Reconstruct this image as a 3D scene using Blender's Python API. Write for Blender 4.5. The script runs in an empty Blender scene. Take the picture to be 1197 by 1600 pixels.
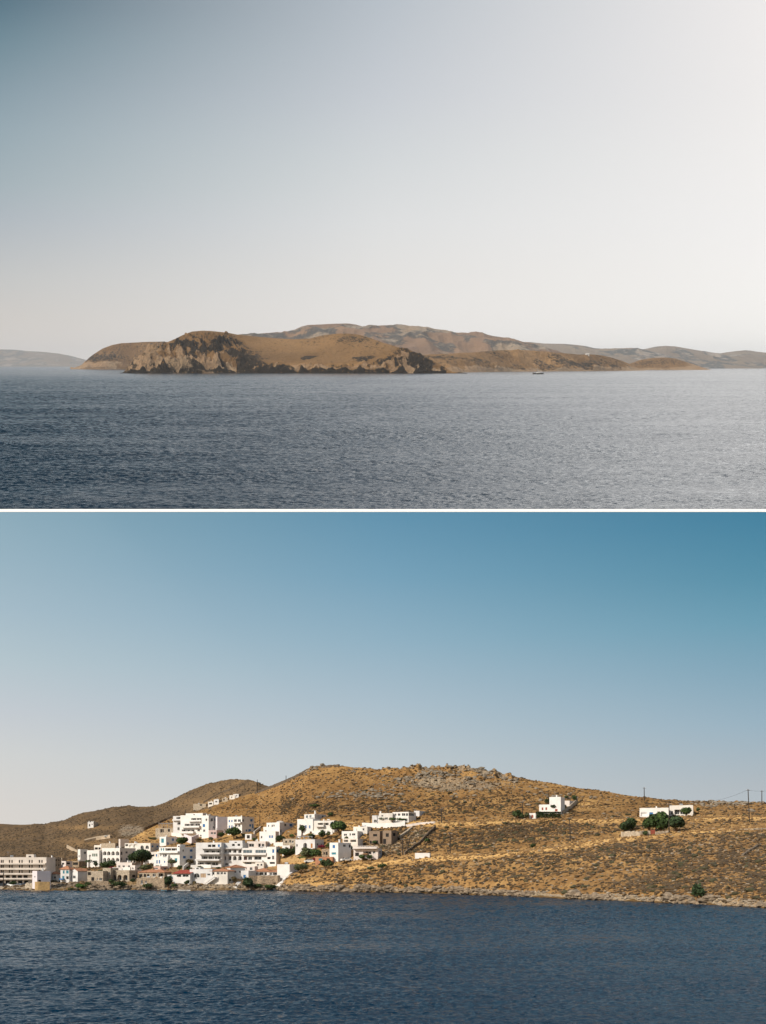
import bpy, math, random
import numpy as np
from mathutils import Vector, Matrix, Euler
rng = np.random.default_rng(7); random.seed(7)
S = bpy.context.scene; COL = S.collection
F = 1600.0; CX = 598.5; HL = 1350.0; HU = 570.6; HC = 9.5; HUP = 56.0
AL = math.atan((HL-HU)/F)          # tilt of the upper sea against the lower one
CA, SA = math.cos(AL), math.sin(AL)
# ------------------------------------------------------------ camera
cam = bpy.data.objects.new('camera', bpy.data.cameras.new('camera')); COL.objects.link(cam); S.camera = cam
cam.location = (0, 0, HC); cam.rotation_euler = (math.pi/2, 0, 0)
cam.data.sensor_fit = 'HORIZONTAL'; cam.data.sensor_width = 36; cam.data.lens = F/1197*36
cam.data.shift_y = (HL-800)/1197; cam.data.clip_start = 1; cam.data.clip_end = 200000
S.view_settings.view_transform = 'Standard'; S.view_settings.look = 'None'; S.view_settings.exposure = 0
S.render.film_transparent = False
# ------------------------------------------------------------ sun
SUN_AZ, SUN_EL = math.radians(42), math.radians(32)       # azimuth measured behind the camera's left side
sdir = Vector((-math.cos(SUN_EL)*math.cos(SUN_AZ), -math.cos(SUN_EL)*math.sin(SUN_AZ), math.sin(SUN_EL)))
sl = bpy.data.lights.new('sun', 'SUN'); sl.energy = 4.3; sl.angle = math.radians(.5); sl.color = (1, .92, .81)
so = bpy.data.objects.new('sun', sl); COL.objects.link(so); so.rotation_euler = (-sdir).to_track_quat('-Z', 'Y').to_euler()
so.location = sdir*300
# ------------------------------------------------------------ world: two skies, each over its own horizon
def lin(c): return tuple((v/255/12.92 if v/255 <= .04045 else ((v/255+.055)/1.055)**2.4) for v in c)
W = bpy.data.worlds.new('World'); S.world = W; W.use_nodes = True
nt = W.node_tree; nt.nodes.clear()
def N(t, **k):
    n = nt.nodes.new(t)
    for a, b in k.items(): setattr(n, a, b)
    return n
def L(a, b): nt.links.new(a, b)
def M(op, a, b=None, c=None, clamp=False):
    n = N('ShaderNodeMath', operation=op, use_clamp=clamp)
    for i, v in enumerate((a, b, c)):
        if v is None: continue
        if isinstance(v, (int, float)): n.inputs[i].default_value = v
        else: L(v, n.inputs[i])
    return n.outputs[0]
tc = N('ShaderNodeTexCoord')
def frame_coords(tilt):
    vr = N('ShaderNodeVectorRotate', rotation_type='X_AXIS'); vr.inputs['Angle'].default_value = -tilt
    L(tc.outputs['Generated'], vr.inputs['Vector'])
    sp = N('ShaderNodeSeparateXYZ'); L(vr.outputs[0], sp.inputs[0]); x, y, z = sp.outputs
    hyp = M('SQRT', M('ADD', M('MULTIPLY', x, x), M('MULTIPLY', y, y)))
    return vr.outputs[0], M('DIVIDE', z, M('MAXIMUM', hyp, .001)), M('ARCTAN2', x, y), z
def ramp(t, stops, tmax=1.5):
    r = N('ShaderNodeValToRGB'); L(M('DIVIDE', M('MAXIMUM', t, 0.0), tmax, clamp=True), r.inputs[0])
    el = r.color_ramp.elements; stops = sorted(stops)
    while len(el) < len(stops): el.new(.5)
    for e, (p, c) in zip(el, stops): e.position = min(max(p/tmax, 0), 1); 
    for e, (p, c) in zip(el, stops): e.color = (*c, 1)
    return r.outputs[0]
def mixc(f, a, b):
    m = N('ShaderNodeMix', data_type='RGBA'); L(f, m.inputs[0]); L(a, m.inputs[6]); L(b, m.inputs[7]); return m.outputs[2]
def tl(px, py):
    dx = (px-CX)/F; return max((HL-py)/F/math.hypot(1, dx), 0)
def tu(px, py):
    dx = (px-CX)/F; dz = (HL-py)/F; y = CA+SA*dz; z = -SA+CA*dz; return max(z/math.hypot(y, dx), 0)
def sky(tilt, tf, cols, zen, azs):
    v, t, a, z = frame_coords(tilt); out = []
    for px, tab in cols:
        st = [(tf(px, py), lin(c)) for py, c in tab]
        z_ = zen[len(out)]; out.append(ramp(t, st + [(.5, z_[0]), (1.2, z_[1])]))
    f1 = M('DIVIDE', M('ADD', a, azs), azs, clamp=True); f2 = M('DIVIDE', a, azs, clamp=True)
    res = mixc(f2, mixc(f1, out[0], out[1]), out[2])
    if tilt: res = mixc(M('DIVIDE', M('SUBTRACT', a, math.radians(26)), math.radians(22), clamp=True), res, ramp(t, [(0, (.75,.72,.68)), (.3, (.45,.50,.55)), (1.2, (.15,.22,.30))]))     # the glow round the bright corner dies away
    return v, res, z, t
lo_cols = [(0, [(803,(138,170,186)),(870,(150,178,193)),(950,(164,187,200)),(1030,(180,197,205)),(1110,(196,203,209)),(1180,(208,210,209)),(1262,(216,212,207)),(1345,(219,213,206))]),
           (598,[(803,(98,148,176)),(900,(120,163,187)),(1000,(146,178,196)),(1100,(172,191,203)),(1190,(190,200,205)),(1345,(205,207,206))]),
           (1197,[(803,(66,130,160)),(900,(88,145,170)),(970,(108,158,180)),(1050,(132,168,187)),(1130,(154,179,194)),(1228,(178,187,193)),(1345,(190,196,200))])]
up_cols = [(0, [(-60,(40,82,102)),(0,(62,102,120)),(60,(96,128,142)),(140,(127,150,162)),(200,(143,163,173)),(285,(160,175,182)),(340,(173,182,189)),(430,(196,197,196)),(500,(209,204,198)),(569,(219,211,204))]),
           (598,[(-60,(170,180,190)),(0,(184,192,200)),(150,(200,205,211)),(250,(212,216,218)),(350,(224,225,225)),(430,(231,229,226)),(569,(245,240,235))]),
           (1197,[(-60,(246,242,240)),(0,(245,241,239)),(150,(243,240,238)),(350,(246,244,242)),(569,(255,252,246))])]
_, clo, zlo, tlo = sky(0, tl, lo_cols, [((.12,.26,.36), (.05,.12,.20)), ((.06,.18,.30), (.03,.10,.18)), ((.02,.10,.19), (.012,.06,.13))], math.radians(20.5))
vu, cup, zup, tup = sky(AL, tu, up_cols, [((.006,.028,.045), (.004,.018,.03)), ((.95,1.0,1.02), (.36,.40,.42)), ((6.0,5.9,5.7), (3.0,2.95,2.9))], math.radians(18.5))
nis = N('ShaderNodeTexSky', sky_type='NISHITA', sun_disc=False)
nis.sun_elevation = SUN_EL; nis.sun_rotation = math.atan2(sdir.x, sdir.y); nis.air_density = 1.2; nis.dust_density = 2
vm = N('ShaderNodeVectorMath', operation='SCALE'); L(nis.outputs[0], vm.inputs[0]); vm.inputs['Scale'].default_value = .085
sel = M('GREATER_THAN', zup, -.045)                        # above the upper horizon, or the lower world's sky
col = mixc(sel, clo, cup)
spw = N('ShaderNodeSeparateXYZ'); L(tc.outputs['Generated'], spw.inputs[0])
beh = M('MULTIPLY', M('SUBTRACT', .05, spw.outputs[1]), 3.0, clamp=True)     # physical sky at the sides, overhead and behind
col = mixc(beh, col, vm.outputs[0])
bg = N('ShaderNodeBackground'); L(col, bg.inputs[0]); bg.inputs[1].default_value = 1.0
wo = N('ShaderNodeOutputWorld'); L(bg.outputs[0], wo.inputs[0])
# ------------------------------------------------------------ helpers
MU = Matrix.Translation((0, 0, HC)) @ Matrix.Rotation(AL, 4, 'X')   # the upper world's frame
def P(fr, px, py, D):
    """local point of frame fr seen at photo pixel (px, py) at ground distance D"""
    px = np.asarray(px, float); py = np.asarray(py, float); dx = (px-CX)/F; dz = (HL-py)/F
    if fr == 'L': return np.stack([dx*D, D+0*dx, HC+dz*D], -1)
    y = CA+SA*dz; z = -SA+CA*dz; k = D/y
    return np.stack([dx*k, D+0*dx, z*k], -1)
def Dwater(fr, py):
    if fr == 'L': return HC*F/(py-HL)
    dz = (HL-py)/F; return HUP*(CA+SA*dz)/(SA-CA*dz)
_T = rng.random((512, 512))
def vnoise(x, y):
    xi = np.floor(x).astype(int); yi = np.floor(y).astype(int); fx = x-xi; fy = y-yi
    fx = fx*fx*(3-2*fx); fy = fy*fy*(3-2*fy); a = _T[xi % 512, yi % 512]; b = _T[(xi+1) % 512, yi % 512]
    c = _T[xi % 512, (yi+1) % 512]; d = _T[(xi+1) % 512, (yi+1) % 512]
    return (a*(1-fx)+b*fx)*(1-fy)+(c*(1-fx)+d*fx)*fy
def fbm(x, y, o=5, g=.5):
    s = 0; a = 1; t = 0
    for k in range(o):
        c, n = math.cos(k*.7), math.sin(k*.7)
        s = s+a*vnoise((x*c-y*n)*2**k+17.3*k+100, (x*n+y*c)*2**k+9.1*k+100); t += a; a *= g
    return s/t*2-1
def ridged(x, y, o=4):
    s = 0; a = 1; t = 0
    for k in range(o): s = s+a*(1-abs(vnoise(x*2**k+31.7*k+50, y*2**k+11.9*k+50)*2-1)); t += a; a *= .5
    return s/t
def sst(a, b, x): q = np.clip((x-a)/(b-a), 0, 1); return q*q*(3-2*q)
def newmesh(name, V, Fc, mats=(), midx=None, smooth=False):
    m = bpy.data.meshes.new(name); m.from_pydata([tuple(v) for v in V], [], Fc)
    for a in mats: m.materials.append(a)
    if midx is not None: m.polygons.foreach_set('material_index', np.array(midx, dtype=np.int32))
    if smooth: m.polygons.foreach_set('use_smooth', np.ones(len(m.polygons), bool))
    m.update(); return m
def fastmesh(name, V, Q, mats, smooth=True):
    """V (n,3), Q (m,k) equal-sized polygons"""
    V = np.asarray(V, np.float32); Q = np.asarray(Q, np.int32); m = bpy.data.meshes.new(name); k = Q.shape[1]
    m.vertices.add(len(V)); m.vertices.foreach_set('co', V.ravel()); m.loops.add(Q.size); m.loops.foreach_set('vertex_index', Q.ravel())
    m.polygons.add(len(Q)); m.polygons.foreach_set('loop_start', np.arange(0, Q.size, k, dtype=np.int32))
    m.polygons.foreach_set('loop_total', np.full(len(Q), k, np.int32)); m.polygons.foreach_set('use_smooth', np.full(len(Q), smooth))
    for a in mats: m.materials.append(a)
    m.update(calc_edges=True); return m
def obj(name, mesh, parent=None, loc=(0, 0, 0), rz=0.0, fr='L'):
    o = bpy.data.objects.new(name, mesh); COL.objects.link(o)
    if parent: o.parent = parent; o.location = loc; o.rotation_euler = (0, 0, rz)
    elif fr == 'U': o.matrix_world = MU @ Matrix.Translation(loc) @ Matrix.Rotation(rz, 4, 'Z')
    else: o.location = loc; o.rotation_euler = (0, 0, rz)
    return o
def tag(o, label=None, cat=None, group=None, kind=None):
    for k, v in (('label', label), ('category', cat), ('group', group), ('kind', kind)):
        if v: o[k] = v
    return o
class MB:
    def __init__(s): s.V = []; s.F = []; s.M = []
    def add(s, V, Fc, m=0):
        b = len(s.V); s.V += [tuple(v) for v in V]; s.F += [tuple(i+b for i in f) for f in Fc]; s.M += [m]*len(Fc)
    def box(s, x0, x1, y0, y1, z0, z1, m=0):
        s.add([(x0,y0,z0),(x1,y0,z0),(x1,y1,z0),(x0,y1,z0),(x0,y0,z1),(x1,y0,z1),(x1,y1,z1),(x0,y1,z1)],
              [(0,3,2,1),(4,5,6,7),(0,1,5,4),(1,2,6,5),(2,3,7,6),(3,0,4,7)], m)
    def tube(s, a, b, r0, r1, n=8, m=0):
        a = Vector(a); b = Vector(b); d = (b-a).normalized(); u = d.orthogonal().normalized(); w = d.cross(u)
        V = [p+(u*math.cos(2*math.pi*i/n)+w*math.sin(2*math.pi*i/n))*r for p, r in ((a, r0), (b, r1)) for i in range(n)]
        s.add(V, [(i, (i+1) % n, n+(i+1) % n, n+i) for i in range(n)]+[tuple(range(n-1, -1, -1)), tuple(range(n, 2*n))], m)
    def mesh(s, name, mats, smooth=False): return newmesh(name, s.V, s.F, mats, s.M, smooth)
# ------------------------------------------------------------ materials
MATS = {}
def mat(name, col, rough=.8, noise=0, nscale=1.0, bump=0, spec=.3, metallic=0):
    if name in MATS: return MATS[name]
    m = bpy.data.materials.new(name); m.use_nodes = True; t = m.node_tree; b = t.nodes['Principled BSDF']
    b.inputs['Base Color'].default_value = (*col, 1); b.inputs['Roughness'].default_value = rough
    b.inputs['Specular IOR Level'].default_value = spec; b.inputs['Metallic'].default_value = metallic
    if noise or bump:
        g = t.nodes.new('ShaderNodeNewGeometry'); n = t.nodes.new('ShaderNodeTexNoise'); n.inputs['Scale'].default_value = nscale; n.inputs['Detail'].default_value = 6
        t.links.new(g.outputs['Position'], n.inputs['Vector'])
        if noise:
            r = t.nodes.new('ShaderNodeMapRange'); r.inputs[1].default_value = .3; r.inputs[2].default_value = .7; r.inputs[3].default_value = 1-noise; r.inputs[4].default_value = 1+noise*.6
            t.links.new(n.outputs[0], r.inputs[0]); v = t.nodes.new('ShaderNodeVectorMath'); v.operation = 'SCALE'; v.inputs[0].default_value = col
            t.links.new(r.outputs[0], v.inputs['Scale']); t.links.new(v.outputs[0], b.inputs['Base Color'])
        if bump:
            bp = t.nodes.new('ShaderNodeBump'); bp.inputs['Distance'].default_value = bump; t.links.new(n.outputs[0], bp.inputs['Height']); t.links.new(bp.outputs[0], b.inputs['Normal'])
    MATS[name] = m; return m
white = mat('whitewash', (.74, .72, .69), noise=.10, nscale=.5)
white2 = mat('warm_whitewash', (.70, .66, .60), noise=.16, nscale=.35)
white3 = mat('grey_whitewash', (.64, .63, .62), noise=.16, nscale=.35)
pale = mat('pale_render', (.66, .60, .56), noise=.12, nscale=.5)
beige = mat('beige_render', (.74, .66, .58), noise=.12, nscale=.4)
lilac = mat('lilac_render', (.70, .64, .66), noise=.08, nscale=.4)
stone = mat('rubble_stone', (.33, .25, .17), noise=.55, nscale=2.2, bump=.2)
stone_pale = mat('pale_stone', (.42, .35, .265), noise=.45, nscale=2.0, bump=.15)
ochre = mat('ochre_stone', (.44, .29, .13), noise=.3, nscale=1.5, bump=.1)
brownc = mat('brown_concrete', (.25, .18, .125), noise=.2, nscale=.8)
tile = mat('roof_tiles', (.42, .20, .11), noise=.35, nscale=1.6, bump=.1)
tile_red = mat('red_roof_tiles', (.34, .06, .04), noise=.25, nscale=1.6, bump=.1)
glass = mat('window_glass', (.02, .025, .03), rough=.2, spec=.3)
glassb = mat('blue_glass', (.09, .13, .16), rough=.15, spec=.6)
dark = mat('dark_opening', (.02, .018, .017), rough=.9)
blue = mat('blue_paint', (.04, .16, .38), rough=.5)
teal = mat('teal_paint', (.05, .22, .28), rough=.5)
red = mat('red_paint', (.30, .08, .05), rough=.6)
woodm = mat('brown_wood', (.14, .075, .04), noise=.3, nscale=3)
polem = mat('weathered_pole', (.045, .034, .026), noise=.3, nscale=3)
flatroof = mat('flat_roof', (.55, .52, .48), noise=.2, nscale=.5)
metal = mat('grey_metal', (.35, .36, .38), rough=.4, metallic=.6)
# ------------------------------------------------------------ terrain materials
def ramp_mat(name, grass, gold, scrub, rock, sc=1.0, bumpd=.5, green=(.045,.06,.022), soil=(.34,.26,.17)):
    """mask attribute: R dry gold grass, G bare rock, B scrub cover, plus painted cliff shade on the island; alpha soil"""
    m = bpy.data.materials.new(name); m.use_nodes = True; t = m.node_tree; b = t.nodes['Principled BSDF']
    b.inputs['Roughness'].default_value = .95; b.inputs['Specular IOR Level'].default_value = .12
    def n_(ty, **k):
        n = t.nodes.new(ty)
        for a, v in k.items(): setattr(n, a, v)
        return n
    geo = n_('ShaderNodeNewGeometry'); tcx = n_('ShaderNodeTexCoord')
    def noise(s, d=6, r=.6, stretch=None):
        n = n_('ShaderNodeTexNoise'); n.inputs['Scale'].default_value = s*sc; n.inputs['Detail'].default_value = d; n.inputs['Roughness'].default_value = r
        if stretch:
            mp = n_('ShaderNodeMapping'); mp.inputs['Scale'].default_value = stretch; t.links.new(tcx.outputs['Object'], mp.inputs[0]); t.links.new(mp.outputs[0], n.inputs[0])
        else: t.links.new(tcx.outputs['Object'], n.inputs[0])
        return n.outputs[0]
    def rng_(v, a, b_, c=0.0, d=1.0):
        r = n_('ShaderNodeMapRange'); r.inputs[1].default_value = a; r.inputs[2].default_value = b_; r.inputs[3].default_value = c; r.inputs[4].default_value = d
        t.links.new(v, r.inputs[0]); return r.outputs[0]
    def mix(f, a, c):
        x = n_('ShaderNodeMix', data_type='RGBA')
        for i, v in ((0, f), (6, a), (7, c)):
            if isinstance(v, tuple): x.inputs[i].default_value = (*v, 1)
            elif isinstance(v, (int, float)): x.inputs[i].default_value = v
            else: t.links.new(v, x.inputs[i])
        return x.outputs[2]
    def mth(op, a, c, cl=False):
        x = n_('ShaderNodeMath', operation=op, use_clamp=cl)
        for i, v in ((0, a), (1, c)):
            if isinstance(v, (int, float)): x.inputs[i].default_value = v
            else: t.links.new(v, x.inputs[i])
        return x.outputs[0]
    at = n_('ShaderNodeAttribute', attribute_name='mask'); sp = n_('ShaderNodeSeparateColor'); t.links.new(at.outputs['Color'], sp.inputs[0])
    n1 = noise(1.5, 8, .72); n2 = noise(.13, 5, .6); n3 = noise(.35, 7, .65, (1, 1, 2.5)); n4 = noise(.02, 4, .5)
    base = mix(rng_(n2, .35, .65), grass, tuple(.62*a+.38*c for a, c in zip(gold, grass)))
    base = mix(rng_(n4, .35, .65, 0, .5), base, tuple(v*.72 for v in grass))
    base = mix(sp.outputs[0], base, gold)
    base = mix(mth('MULTIPLY', rng_(n1, .54, .62), .32), base, tuple(v*.42 for v in grass))
    # scrub patches, and the island's painted shade
    sm = mth('MULTIPLY', rng_(mth('ADD', n1, mth('MULTIPLY', sp.outputs[2], .28)), .62, .70), .92, True)
    base = mix(sm, base, scrub)
    # rock
    nz = n_('ShaderNodeSeparateXYZ'); t.links.new(geo.outputs['Normal'], nz.inputs[0])
    rk = mth('ADD', mth('MULTIPLY', sp.outputs[1], 1.0), mth('ADD', mth('MULTIPLY', n3, .65), mth('MULTIPLY', n1, .3))); rm = rng_(rk, .88, .98)
    rcol = mix(rng_(n1, .35, .65), tuple(v*.6 for v in rock), tuple(min(v*1.25, .9) for v in rock))
    rcol = mix(rng_(n2, .4, .7, 0, .6), rcol, tuple(v*a for v, a in zip(rock, (1.0, .8, .62))))
    base = mix(rm, base, rcol)
    base = mix(at.outputs['Alpha'], base, mix(rng_(n1, .4, .6), soil, tuple(v*.7 for v in soil)))
    t.links.new(base, b.inputs['Base Color'])
    bp = n_('ShaderNodeBump'); bp.inputs['Distance'].default_value = bumpd; bp.inputs['Strength'].default_value = .9
    t.links.new(mth('ADD', n1, mth('MULTIPLY', n3, 1.0)), bp.inputs['Height']); t.links.new(bp.outputs[0], b.inputs['Normal'])
    return m
GR = dict(grass=(.235, .126, .047), gold=(.58, .36, .14), scrub=(.135, .083, .034), rock=(.33, .262, .18))
m_near = ramp_mat('hillside_ground', sc=1.0, bumpd=.35, **GR)
m_left = ramp_mat('brown_hill_ground', grass=(.135, .095, .060), gold=(.31, .195, .09), scrub=(.055, .042, .028), rock=(.30, .25, .19), sc=.6, bumpd=.6)
m_isle = ramp_mat('island_ground', grass=(.150, .085, .034), gold=(.28, .165, .07), scrub=(.012, .011, .008), rock=(.30, .215, .135), sc=.024, bumpd=25)  # near-black scrub colour also serves as painted island shade
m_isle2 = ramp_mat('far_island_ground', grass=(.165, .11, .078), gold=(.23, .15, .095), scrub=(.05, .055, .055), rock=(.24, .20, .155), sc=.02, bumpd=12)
m_isle3 = ramp_mat('haze_tinted_ground', grass=(.17,.145,.125), gold=(.21,.175,.14), scrub=(.075,.085,.09), rock=(.25,.23,.21), sc=.015, bumpd=12)  # greyed and paled so the ground colour itself carries distance haze
# ------------------------------------------------------------ terrain sheets
def ip(tab): X, Y = zip(*tab); return lambda x: np.interp(x, X, Y)
class Terrain:
    def __init__(s, fr, sky, shore, D0, DR, p, benches=()):
        s.fr = fr; s.sky = ip(sky); s.shore = ip(shore) if not isinstance(shore, (int, float)) else (lambda x: shore+0*np.asarray(x, float))
        s.D0 = D0; s.DR = ip(DR) if not isinstance(DR, (int, float)) else (lambda x: DR+0*np.asarray(x, float)); s.p = p; s.b = benches
    def dist(s, px, py):
        px = np.asarray(px, float); py = np.asarray(py, float); sh = s.shore(px); sk = s.sky(px); t = np.clip((sh-py)/np.maximum(sh-sk, .01), 0, 1)
        d0 = s.D0(px) if s.D0 else Dwater(s.fr, sh); q = t**s.p
        for pol, w, k in s.b: a0 = sst(-w, w, pol(px)-sh); q = q+k*(sst(-w, w, pol(px)-py)-a0-t*(sst(-w, w, pol(px)-sk)-a0))
        return d0+(s.DR(px)-d0)*np.clip(q, 0, None)
    def at(s, px, py): return P(s.fr, px, py, s.dist(px, py))
    def build(s, name, x0, x1, nc, nr, mat, amp, nsc, maskf, cuts=(), back=.5, under=-2.0, nb=40, ampf=None, label=None, dfun=None):
        px = np.linspace(x0, x1, nc)[None, :]; t = np.linspace(0, 1, nr)[:, None]**1.15
        sh = s.shore(px); sk = s.sky(px); py = sh+(sk-sh)*t; PX = np.broadcast_to(px, py.shape)
        D = s.dist(PX, py); V = P(s.fr, PX, py, D)
        w0 = -HUP if s.fr == 'U' else 0.0
        # skirts: under water in front, falling away behind the crest
        f = V[0:1].copy(); sc = D[0:1, :, None]; k = np.array([3, 1])[:, None, None]
        front = np.concatenate([f*np.array([1-.012*q, 1-.012*q, 1])+np.array([0, 0, under*q]) for q in (3, 1)], 0)
        wide = back*(D[-1]-D[0]); bk = []
        for i in range(1, nb+1):
            q = i/nb; v = V[-1].copy(); g = wide*q; v = v*np.array([1, 1, 1])[None]; r = (D[-1]+g)/D[-1]; z = v[:, 2]
            v2 = v*r[:, None]; v2[:, 2] = z-(z-w0+abs(under)*2)*(q*q*.85+.15*q); bk.append(v2)
        V = np.concatenate([front, V, np.array(bk)], 0); rows = V.shape[0]
        T = np.concatenate([[[-.02]]*2, t, np.full((nb, 1), 1.0)+np.linspace(.02, .8, nb)[:, None]], 0); T = np.broadcast_to(T, V.shape[:2])
        PYY = np.concatenate([np.repeat(py[0:1], 2, 0), py, np.repeat(py[-1:], nb, 0)], 0); PXX = np.broadcast_to(px, PYY.shape)
        X, Y = V[..., 0], V[..., 1]
        A = amp*sst(-.02, .08, T) if ampf is None else amp*ampf(PXX, PYY, T)
        A = A*np.clip((sh-sk)/14, 0, 1)
        dz = A*(fbm(X/nsc, Y/nsc, 6, .55)+.35*(ridged(X/nsc*2.3, Y/nsc*2.3, 4)-.6))
        V[..., 2] += dz
        if dfun is not None: dfun(V, PXX, PYY, T)
        for c in cuts:      # level ground cut for every building
            (cx, cy, zb, ux, uy, W, Dp, mf) = c
            dx = X-cx; dy = Y-cy; a = dx*ux+dy*uy; b = -dx*uy+dy*ux
            ins = (a > -1.0) & (a < W+1.0) & (b > -mf) & (b < Dp+.5)
            V[..., 2] = np.where(ins, np.minimum(V[..., 2], zb-.05+np.clip(-b-1, 0, 99)*-.15), V[..., 2])
            lo = (a > -1) & (a < W+1) & (b > -1.5) & (b < Dp+1) & (V[..., 2] < zb-2.5)
            V[..., 2] = np.where(lo, zb-2.5, V[..., 2])
        mk = maskf(PXX, PYY, T, X, Y)
        idx = np.arange(rows*nc).reshape(rows, nc); Q = np.stack([idx[:-1, :-1], idx[:-1, 1:], idx[1:, 1:], idx[1:, :-1]], -1).reshape(-1, 4)
        org = V.reshape(-1, 3).mean(0); org[2] = w0
        me = fastmesh(name, V.reshape(-1, 3)-org, Q, [mat], True)
        ca = me.color_attributes.new('mask', 'FLOAT_COLOR', 'POINT'); ca.data.foreach_set('color', mk.reshape(-1, 4).astype(np.float32).ravel())
        o = obj(name, me, loc=org, fr=s.fr); tag(o, kind='structure'); s.V = V; s.mk = mk; s.PX = PXX; s.PY = PYY; s.T = T
        return o
def mask(shape, r=0, g=0, b=0, a=0):
    m = np.zeros(shape+(4,)); m[..., 0] = np.clip(r, 0, 1); m[..., 1] = np.clip(g, 0, 1); m[..., 2] = np.clip(b, 0, 1); m[..., 3] = np.clip(a, 0, 1); return m
def band(py, c, w): return np.exp(-((py-c)/w)**2)
def blob(px, py, x, y, rx, ry): return np.exp(-((px-x)/rx)**2-((py-y)/ry)**2)
# ---- lower world, near hillside
road = ip([(400,1372),(560,1350),(590,1344),(650,1338),(740,1336),(800,1331),(860,1322),(900,1317),(960,1308),(1040,1301),(1100,1297),(1197,1291),(1300,1285)])
terr = ip([(400,1300),(540,1288),(640,1284),(680,1286),(740,1284),(800,1282),(870,1281),(940,1282),(1197,1276)])
T1 = Terrain('L', sky=[(-120,1352),(0,1352),(90,1347),(150,1335),(200,1313),(230,1296),(268,1278),(300,1270),(330,1262),(370,1247),(400,1238),(430,1227),(460,1215),(490,1199),(530,1196),(560,1199),(600,1203),(630,1202),(680,1201),(740,1204),(800,1214),(850,1224),(900,1232),(940,1237),(1000,1244),(1040,1249),(1100,1252),(1130,1253),(1197,1256),(1300,1262)],
    shore=[(-120,1390),(0,1389.5),(60,1392),(130,1391.5),(200,1390.5),(300,1391.5),(430,1391),(470,1393),(600,1394.5),(700,1397),(800,1400.5),(900,1405.5),(1000,1409),(1100,1413.5),(1197,1418.5),(1300,1424)],
    D0=None, DR=[(-120,520),(100,540),(300,600),(400,600),(480,530),(600,500),(800,480),(1000,450),(1300,420)], p=1.35,
    benches=[(road, 2.0, .04), (terr, 1.5, .04)]+[((lambda o: lambda x: road(x)+o)(o), .8, .010) for o in (-36, -27, -18, -9, 10, 19, 29, 40)]+[((lambda o: lambda x: terr(x)+o)(o), .8, .010) for o in (-50, -36, -24, -12)])
T2 = Terrain('L', sky=[(-160,1306),(-60,1300),(0,1297),(40,1289),(52,1287),(70,1287.5),(85,1283),(100,1280),(130,1270),(160,1265),(180,1260),(200,1257.5),(215,1259),(240,1258.5),(270,1247),(290,1237),(305,1231),(325,1224),(345,1219),(360,1218.5),(380,1221),(400,1224),(440,1236),(520,1250)],
    shore=1380, D0=lambda px: 560+0*px, DR=[(-160,1050),(0,1020),(200,930),(350,820),(400,760),(520,720)], p=1.1)
T3 = Terrain('L', sky=[(-300,1292),(-100,1284),(-20,1285),(20,1287),(45,1288),(90,1294),(200,1310)], shore=1352, D0=lambda px: 1100+0*px, DR=1350, p=1.0)
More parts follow.
